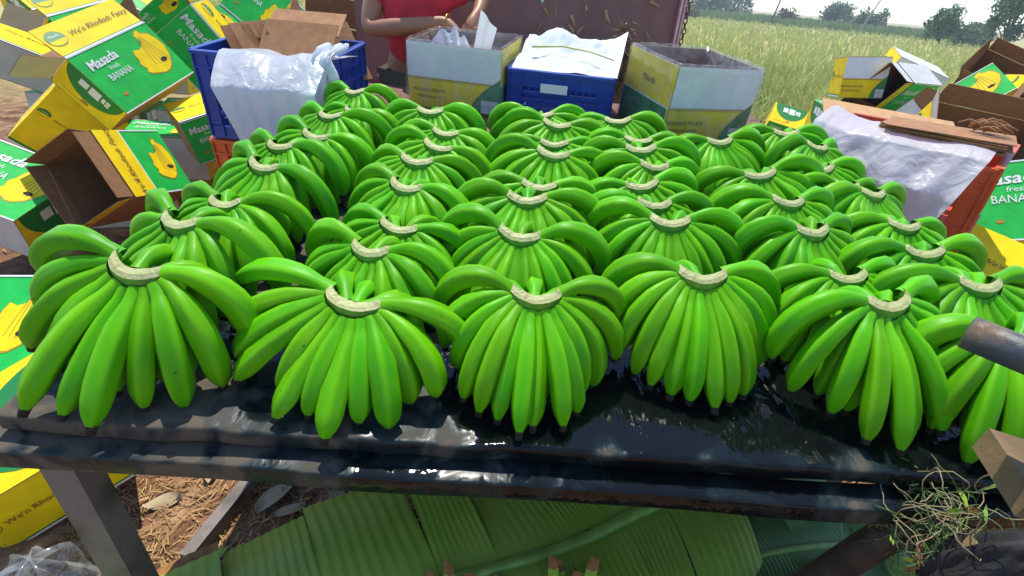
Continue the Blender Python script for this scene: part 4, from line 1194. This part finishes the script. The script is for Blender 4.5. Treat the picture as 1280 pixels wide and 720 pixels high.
def banana_leaf(label, pts, wid, segs, m, droop=.25, seed=0, sides=(1, -1), rib=.011, pleat=.0024, npl=9, taper=True, drymat=True):
    rng = np.random.default_rng(seed)
    c = spline(pts, .5)
    root = empty('banana_leaf', (c.x, c.y, 0))
    tag(root, label, 'leaf')
    N = 20
    path = [spline(pts, i / N) for i in range(N + 1)]
    off = Vector((c.x, c.y, 0))
    obj('midrib', MB().tube([p - off for p in path], [rib * (1.25 - .7 * i / N) for i in range(N + 1)], 8).me('midrib', M_RIB, True), root)
    for sd_ in sides:
        t0 = .03
        lens = rng.uniform(.7, 1.4, segs); lens = lens / lens.sum() * .95
        for sg in range(segs):
            t1 = t0 + lens[sg]
            nu, nv = npl * 3 + 1, 9
            lift = rng.normal(0, .020); gap = rng.uniform(.0, .008); skew = rng.normal(0, .03)
            v, f, fm = [], [], []
            for j in range(nv):
                s = j / (nv - 1)
                for i in range(nu):
                    u = i / (nu - 1)
                    tt = t0 + (t1 - t0) * (u * (1 - gap * 3 * s) + gap * s)
                    p = spline(pts, tt); q = spline(pts, min(tt + .02, .999)) - spline(pts, max(tt - .02, 0))
                    q.normalize()
                    lat = q.cross(Vector((0, 0, 1))).normalized() * sd_
                    W = wid * ((math.sin(math.pi * (.12 + .80 * tt)) ** .6) if taper else 1) * (1 + .012 * math.sin(40 * tt))
                    up = Vector((0, 0, 1))
                    z = pleat * math.sin(2 * math.pi * npl * u + .4 * math.sin(9 * s + 3 * u)) * min(1, s * 4) + lift * s ** 1.5
                    arch = .10 * math.sin(min(1, s * 1.2) * math.pi * .5) * wid - droop * wid * s ** 2.2
                    pos = p + lat * (W * s) + q * (W * s * (.22 + skew)) + up * (z + arch)
                    v.append(pos - off)
            for j in range(nv - 1):
                for i in range(nu - 1):
                    f.append((j * nu + i, j * nu + i + 1, (j + 1) * nu + i + 1, (j + 1) * nu + i)); fm.append(1 if (j == nv - 2 and drymat) else 0)
            # thin edge strip only shows on the outermost row
            obj('leaf_segment', mesh('leaf_segment', v, f, [m, M_DRY if (rng.random() < .3) else m], True, fm), root)
            t0 = t1
    return root
banana_leaf('broad pleated banana leaf spread on the ground under the front rail', [(.66,1.04,.26), (.40,.92,.23), (.18,.81,.20), (-.19,.67,.19), (-.55,.52,.16), (-.95,.33,.12)], .36, 9, M_LEAF, .18, 4, (-1, 1), .016)
banana_leaf('dark glossy banana leaf lying under the broad leaf midrib', [(.60,.93,.20), (.40,.86,.21), (.22,.78,.20), (.0,.66,.16)], .20, 4, M_LEAFD, .5, 5, (1,), .012, .0012)
banana_leaf('bluish banana leaf with fine ribs at bottom right of centre', [(1.05,.93,.16), (.85,.88,.20), (.66,.83,.20), (.42,.74,.17)], .20, 6, M_LEAFT, .1, 8, (-1, 1), .010, .003)
banana_leaf('banana leaf piece standing behind the bluish leaf', [(.98,1.25,.10), (.86,1.08,.20), (.76,.95,.22)], .14, 3, M_LEAFT, .3, 12, (1, -1), .008)
banana_leaf('green banana leaf lying deep under the table middle', [(1.1,1.35,.08), (.7,1.25,.16), (.3,1.2,.18), (-.2,1.15,.12)], .30, 8, M_LEAF, .3, 15, (1, -1), .014)
banana_leaf('curled banana leaf below the right end of the table', [(1.45,1.05,.08), (1.22,1.0,.20), (1.02,.98,.20), (.85,1.0,.10)], .17, 4, M_LEAFT, .6, 21, (1, -1), .010)
banana_leaf('pale green leaf offcut near the bottom right corner', [(1.30,.78,.12), (1.10,.80,.17), (.92,.80,.13)], .14, 3, M_LEAF, .4, 27, (1, -1), .010)
banana_leaf('banana leaf tip lying at the bottom left of the broad leaf', [(-.45,.62,.10), (-.62,.66,.12), (-.80,.72,.06)], .12, 3, M_LEAF, .2, 31, (1, -1), .008)
# frayed leaf bases standing up with brown ends
rng = np.random.default_rng(41)
def frayed(label, x, y, n, spread, h):
    root = empty('frayed_leaf_base', (x, y, 0)); tag(root, label, 'leaf', 'frayed leaf bases in front of the broad leaf')
    for k in range(n):
        a = (k / max(1, n - 1) - .5) * spread + rng.normal(0, .008); hh = h * rng.uniform(.75, 1.1); wd = rng.uniform(.014, .028)
        v, f, fm = [], [], []
        for j in range(8):
            t = j / 7; ww = wd * (1 - .45 * t ** 3)
            cx, cy, cz = a + .05 * a * t * 8 * .2 + .012 * math.sin(3 * t + k), -.05 + .06 * t + .02 * math.sin(k * 2.1) * t, .04 + hh * t
            v += [(cx - ww, cy, cz), (cx, cy - .006, cz + (.01 * (k % 2) if j == 7 else 0)), (cx + ww, cy, cz - (.012 if j == 7 else 0))]
        for j in range(7):
            f += [(3 * j, 3 * j + 1, 3 * j + 4, 3 * j + 3), (3 * j + 1, 3 * j + 2, 3 * j + 5, 3 * j + 4)]; fm += [1 if j > 5 else 0] * 2
        obj('leaf_strip', mesh('leaf_strip', v, f, [M_LEAF, M_DRY], True, fm), root)
frayed('frayed leaf stub with brown ends at the bottom centre left', -.02, .70, 7, .19, .19)
frayed('upright torn leaf stub with dry brown tips at the bottom centre', .19, .72, 5, .10, .25)
frayed('short dry leaf stub at the bottom right of centre', .68, .72, 5, .10, .19)

# strut, loose leaves, bag
st = obj('iron_strut', MB().bar((-.715, 1.30, .03), (-.795, .80, .035), .035, .03).me('iron_strut', M_IRON)); tag(st, 'grey iron strut lying on the earth left of the broad leaf', 'strut')
rng = np.random.default_rng(14)
DL = ['at the right foot of the iron strut', 'right of the strut near the broad leaf', 'under the rail above the broad leaf', 'in the sun left of the iron strut', 'close to the table leg foot', 'touching the edge of the broad leaf', 'beyond the sunlit chaff left of strut', 'deepest under the table right of strut', 'farthest left behind the table leg']
M_PALEL = mat('bleached_leaf', (.46, .36, .22), rough=.85, col2=(.30, .20, .10), scale=12)
for k, (x, y, l, a) in enumerate(((-.66, 1.03, .14, 1.1), (-.60, .98, .10, .7), (-.45, 1.02, .13, -.6), (-.98, .98, .10, .4), (-1.02, .86, .08, 2.2), (-.55, .92, .07, .9), (-.90, 1.10, .09, 1.9), (-.50, 1.12, .10, .3), (-1.05, 1.15, .09, 1.2))):
    v = []
    for i in range(7):
        t = i / 6; ww = l * .22 * math.sin(math.pi * (.08 + .84 * t))
        v += [(t * l - l / 2, -ww, .012 + .012 * math.sin(3 * t + k)), (t * l - l / 2, 0, .004 + .01 * math.sin(4 * t)), (t * l - l / 2, ww, .016 + .010 * math.cos(3 * t + k))]
    f = []
    for i in range(6): f += [(3 * i, 3 * i + 3, 3 * i + 4, 3 * i + 1), (3 * i + 1, 3 * i + 4, 3 * i + 5, 3 * i + 2)]
    o = obj('dry_leaf', mesh('dry_leaf', v, f, M_PALEL, True)); o.location = (x, y, ground_z(x, y) + .006); o.rotation_euler = (0, 0, a)
    tag(o, 'bleached dry leaf scrap on the earth, ' + DL[k], 'dry leaf', 'dry leaf scraps under the table')
def bagf(u, v):
    a = u * 2 * math.pi; e = v * math.pi * .5
    r_ = .11 * (1 + .18 * math.sin(5 * a + 3 * v) + .12 * math.sin(11 * a - 7 * v))
    return (r_ * math.cos(a) * math.cos(e), r_ * .8 * math.sin(a) * math.cos(e), .10 * math.sin(e) * (1 + .2 * math.sin(7 * a)) + .005)
bg_ = obj('plastic_bag', sheet_grid(bagf, 40, 14, M_FILM, 'plastic_bag')); bg_.location = (-1.08, .70, .03)
tag(bg_, 'crumpled clear plastic bag on the ground at bottom left', 'plastic bag')

# ------------------------------------------------------------------ near right: pipe, post, twine
M_PIPE = mat('dirty_grey_pipe', (.05, .065, .07), rough=.5, col2=(.15, .095, .05), scale=22, ramp=(.45, .62), bump=.4, bscale=40)
pipe = obj('grey_pipe', None) if False else None
mb = MB()
pp_ = [(.545,.535,1.088), (.60,.49,1.083), (.70,.42,1.07), (.80,.36,1.03), (.86,.325,.95), (.88,.31,.80), (.885,.305,.4), (.885,.305,0)]
mb.tube(pp_, .0205, 16)
pipe = obj('water_pipe', mb.me('water_pipe', M_PIPE, True)); tag(pipe, 'dirty grey plastic pipe end poking in from the right edge', 'pipe')
M_WOOD = mat('raw_tan_wood', (.24, .15, .06), rough=.85, col2=(.12, .075, .03), scale=9, bump=.2, bscale=60)
po_ = empty('wooden_trestle', (.95, .36, 0)); tag(po_, 'tan wooden plank end entering at the right edge near the camera', 'plank')
obj('plank', MB().bar((-.345, .10, .945), (.10, -.02, .90), .11, .035).me('plank', M_WOOD), po_)
obj('post', MB().box(.02, 0, .445, .07, .06, .89).me('post', M_WOOD), po_)
rng = np.random.default_rng(77)
M_TW1 = mat('green_twine', (.10, .17, .05), rough=.8); M_TW2 = mat('tan_twine', (.30, .24, .12), rough=.85)
def tangle(label, c, n, m, r):
    root = MB()
    for k in range(n):
        p = Vector(c) + Vector(rng.normal(0, .5, 3)) * r; d = Vector(rng.normal(0, 1, 3)).normalized()
        pts = []
        for j in range(22):
            pts.append(p.copy()); d = (d + Vector(rng.normal(0, .34, 3)) + (Vector(c) - p) * 3.2).normalized(); p = p + d * r * .13
        root.tube(pts, .0009, 4, cap=False)
    o = obj('twine_tangle', root.me('twine_tangle', m, True)); tag(o, label, 'twine', kind='stuff'); return o
tangle('tangle of green twine hanging below the table front at right', (.745, .60, .665), 90, M_TW1, .085)
tangle('tangle of tan twine hanging over the front rail at right', (.715, .575, .70), 26, M_TW2, .09)
br = obj('wooden_brace', MB().tube([(.735, .605, .70), (.70, .63, .55), (.66, .66, .36), (.60, .72, .0)], [.028, .03, .03, .03], 10).me('wooden_brace', mat('dark_wet_wood', (.035, .022, .014), rough=.6, var=.4, scale=20, bump=.4, bscale=40), True))
tag(br, 'dark wooden prop slanting down from the right of the front rail', 'prop')
lg = MB(); lg.tube([(.735,.50,.735), (.80,.52,.60), (.84,.54,.45)], [.032, .034, .03], 14)
lo_ = obj('log', lg.me('log', [M_WOOD], True)); tag(lo_, 'round stick with pale cut end beside the twine tangle', 'stick')
def sack(u, v):
    a = u * 2 * math.pi; e = (v - .5) * math.pi
    r_ = 1 + .12 * math.sin(3 * a + 6 * v) + .10 * math.sin(7 * a - 11 * v) + .05 * math.sin(13 * a + 17 * v)
    return (.055 * r_ * math.cos(a) * math.cos(e), .05 * r_ * math.sin(a) * math.cos(e), .13 * math.sin(e))
sk_ = obj('rubber_sack', sheet_grid(sack, 60, 36, mat('black_rubber', (.014, .013, .013), rough=.75, var=.5, scale=14, bump=.8, bscale=18), 'rubber_sack')); sk_.location = (.745, .50, .70); sk_.rotation_euler = (.2, .35, 0); sk_.scale = (.85, .85, .8)
tag(sk_, 'black crumpled sack hanging beside the wooden plank end', 'sack')

# ------------------------------------------------------------------ far trees, bushes, poles
def tree(name, label, x, y, H, R_, n, c1, c2, seed, cat, group, trunk=.25, leaf=.28):
    rng = np.random.default_rng(seed)
    root = empty(name, (x, y, 0)); tag(root, label, cat, group)
    th = H * trunk
    mb = MB(); mb.tube([(0, 0, -.1), (.05, 0, th * .6), (.0, .05, th * 1.2), (.1, 0, H * .7)], [R_ * .07, R_ * .055, R_ * .045, R_ * .015], 8)
    cl = []
    for k in range(13):
        a = rng.uniform(0, 6.283); rr = R_ * rng.uniform(.25, .72); z = th + (H - th) * rng.uniform(.12, .88)
        shrink = 1 - .45 * max(0, (z - th) / (H - th) - .5) * 2
        cl.append((rr * shrink * math.cos(a), rr * shrink * math.sin(a), z, R_ * rng.uniform(.28, .46)))
        mb.tube([(0, 0, th * rng.uniform(.8, 1.3)), (cl[-1][0] * .5, cl[-1][1] * .5, (th + z) * .5), cl[-1][:3]], [R_ * .028, R_ * .02, R_ * .006], 5)
    obj('trunk', mb.me('trunk', mat(name + '_bark', (.09, .065, .045), rough=.9), True), root)
    pts, nr = [], []
    per = n // len(cl)
    V_, F_ = [], []
    for (cx, cy, cz, cr) in cl:
        d = rng.normal(0, 1, (per, 3)); d /= np.linalg.norm(d, axis=1)[:, None]
        p = np.array([cx, cy, cz]) + d * (cr * rng.uniform(.35, 1.08, (per, 1)))
        p[:, 2] = np.maximum(p[:, 2], th * .35)
        t1 = rng.normal(0, 1, (per, 3)); t1 /= np.linalg.norm(t1, axis=1)[:, None]
        t2 = np.cross(t1, d + rng.normal(0, .5, (per, 3))); t2 /= np.linalg.norm(t2, axis=1)[:, None] + 1e-9
        s = leaf * rng.uniform(.5, 1.2, (per, 1))
        b = len(V_)
        q = np.stack([p - t1 * s, p - t2 * s * .5, p + t1 * s, p + t2 * s * .5], 1).reshape(-1, 3)
        V_ += q.tolist(); F_ += [(b + 4 * i, b + 4 * i + 1, b + 4 * i + 2, b + 4 * i + 3) for i in range(per)]
    obj('crown', mesh('crown', V_, F_, leafy_mat(name + '_leaves', c1, c2, .2, .6, .5)), root)
    return root
FT = 'trees and bushes along the far field edge'
tree('round_tree', 'round dark green tree standing alone beyond the field', 33.4, 49.0, 3.1, 1.5, 3400, (.08, .16, .035), (.12, .21, .05), 1, 'tree', FT, .12, .15)
tree('tall_tree', 'tall tree at the right edge of the photo beyond the field', 33.4, 42.4, 5.0, 2.0, 3600, (.08, .15, .04), (.12, .20, .055), 2, 'tree', FT, .16, .18)
tree('bush', 'low bush left of the round dark tree', 46.0, 92.0, 3.3, 3.0, 2000, (.10, .17, .05), (.15, .22, .07), 3, 'bush', FT, .1, .26)
tree('bush', 'bush between the round dark tree and the tall tree', 41.5, 56.0, 1.6, 1.7, 2000, (.10, .17, .05), (.15, .22, .07), 4, 'bush', FT, .1, .2)
tree('bush', 'dark bush behind the trailer corner', 30.0, 104.0, 4.4, 4.0, 2000, (.10, .17, .05), (.15, .22, .07), 5, 'bush', FT, .1, .3)
tree('bush', 'small brown shrub in the field close to the trailer corner', 16.8, 66.0, 1.5, 1.6, 1000, (.17, .13, .07), (.13, .12, .06), 6, 'bush', FT, .1, .16)
tree('bush', 'brownish shrub right of the leaning dark pole', 33.0, 78.0, 1.6, 2.4, 1200, (.16, .13, .07), (.12, .12, .06), 7, 'bush', FT, .1, .2)
tree('bush', 'long hedge bush between the two leaning poles', 46.0, 82.0, 2.4, 2.8, 2000, (.10, .17, .05), (.15, .22, .07), 8, 'bush', FT, .1, .24)
tree('bush', 'hedge bush below the right of the round dark tree', 37.5, 52.0, 1.5, 1.5, 1500, (.10, .17, .05), (.15, .22, .07), 9, 'bush', FT, .1, .15)
tree('bush', 'far bush just right of the trailer chain', 21.0, 92.0, 3.8, 3.6, 1600, (.10, .17, .05), (.15, .22, .07), 10, 'bush', FT, .1, .28)
tree('bush', 'dark hedge bush under the tall tree at right edge', 36.0, 41.0, 1.4, 1.7, 1600, (.07, .11, .04), (.10, .15, .05), 11, 'bush', FT, .1, .15)
tree('bush', 'rounded far bush at the very top right of the trailer', 40.0, 122.0, 5.0, 5.0, 1600, (.10, .17, .05), (.15, .22, .07), 12, 'bush', FT, .1, .35)
def crop(rng):
    pass
rng = np.random.default_rng(19)
cg = obj('far_crop', blades(rng, 9000, 75, 125, rad(2), rad(36), .5, 1.1, .02, M_HEDGE, 'far_crop', .4))
tag(cg, 'band of green standing crop along the far side of field', 'crop', kind='stuff')
pd = obj('field_pole', MB().tube([(27.6, 70, -.3), (28.6, 70, 6.5)], [.10, .07], 8).me('field_pole', mat('dark_pole', (.06, .055, .05), rough=.8), True)); tag(pd, 'dark pole leaning right in the far field', 'pole')
pd = obj('field_pole', MB().tube([(27.0, 50, -.3), (29.3, 51, 5.0)], [.07, .05], 8).me('field_pole', mat('pale_pole', (.36, .34, .30), rough=.8), True)); tag(pd, 'pale thin pole leaning strongly right beyond the field', 'pole')

# leaf crumbs caught in the twine
rng = np.random.default_rng(55)
mb = MB()
for _ in range(170):
    c = Vector((.755, .60, .655)) + Vector(rng.normal(0, 1, 3)) * .042
    a, b = Vector(rng.normal(0, 1, 3)).normalized(), Vector(rng.normal(0, 1, 3)).normalized()
    l, w_ = rng.uniform(.008, .03), rng.uniform(.002, .007)
    mb.add([c - a * l, c + b * w_, c + a * l, c - b * w_], [(0, 1, 2, 3)], int(rng.integers(0, 2)))
tag(obj('plant_debris', mb.me('plant_debris', [M_LEAF, M_DRY])), 'matted green and brown plant debris caught in the hanging twine', 'debris', kind='stuff')

# ------------------------------------------------------------------ midday haze over the fields
hz = obj('haze', mesh('haze', *box_vf(20, 70, 5.5, 330, 330, 13.0), []))
hm = bpy.data.materials.new('thin_haze'); hm.use_nodes = True
hm.node_tree.nodes.clear()
ho = hm.node_tree.nodes.new('ShaderNodeOutputMaterial'); hv = hm.node_tree.nodes.new('ShaderNodeVolumePrincipled')
hv.inputs['Color'].default_value = (.80, .88, 1.0, 1); hv.inputs['Density'].default_value = .0019; hv.inputs['Anisotropy'].default_value = .2
hm.node_tree.links.new(hv.outputs[0], ho.inputs['Volume'])
hz.data.materials.append(hm)
tag(hz, 'thin pale midday haze over the fields', 'haze', kind='stuff')
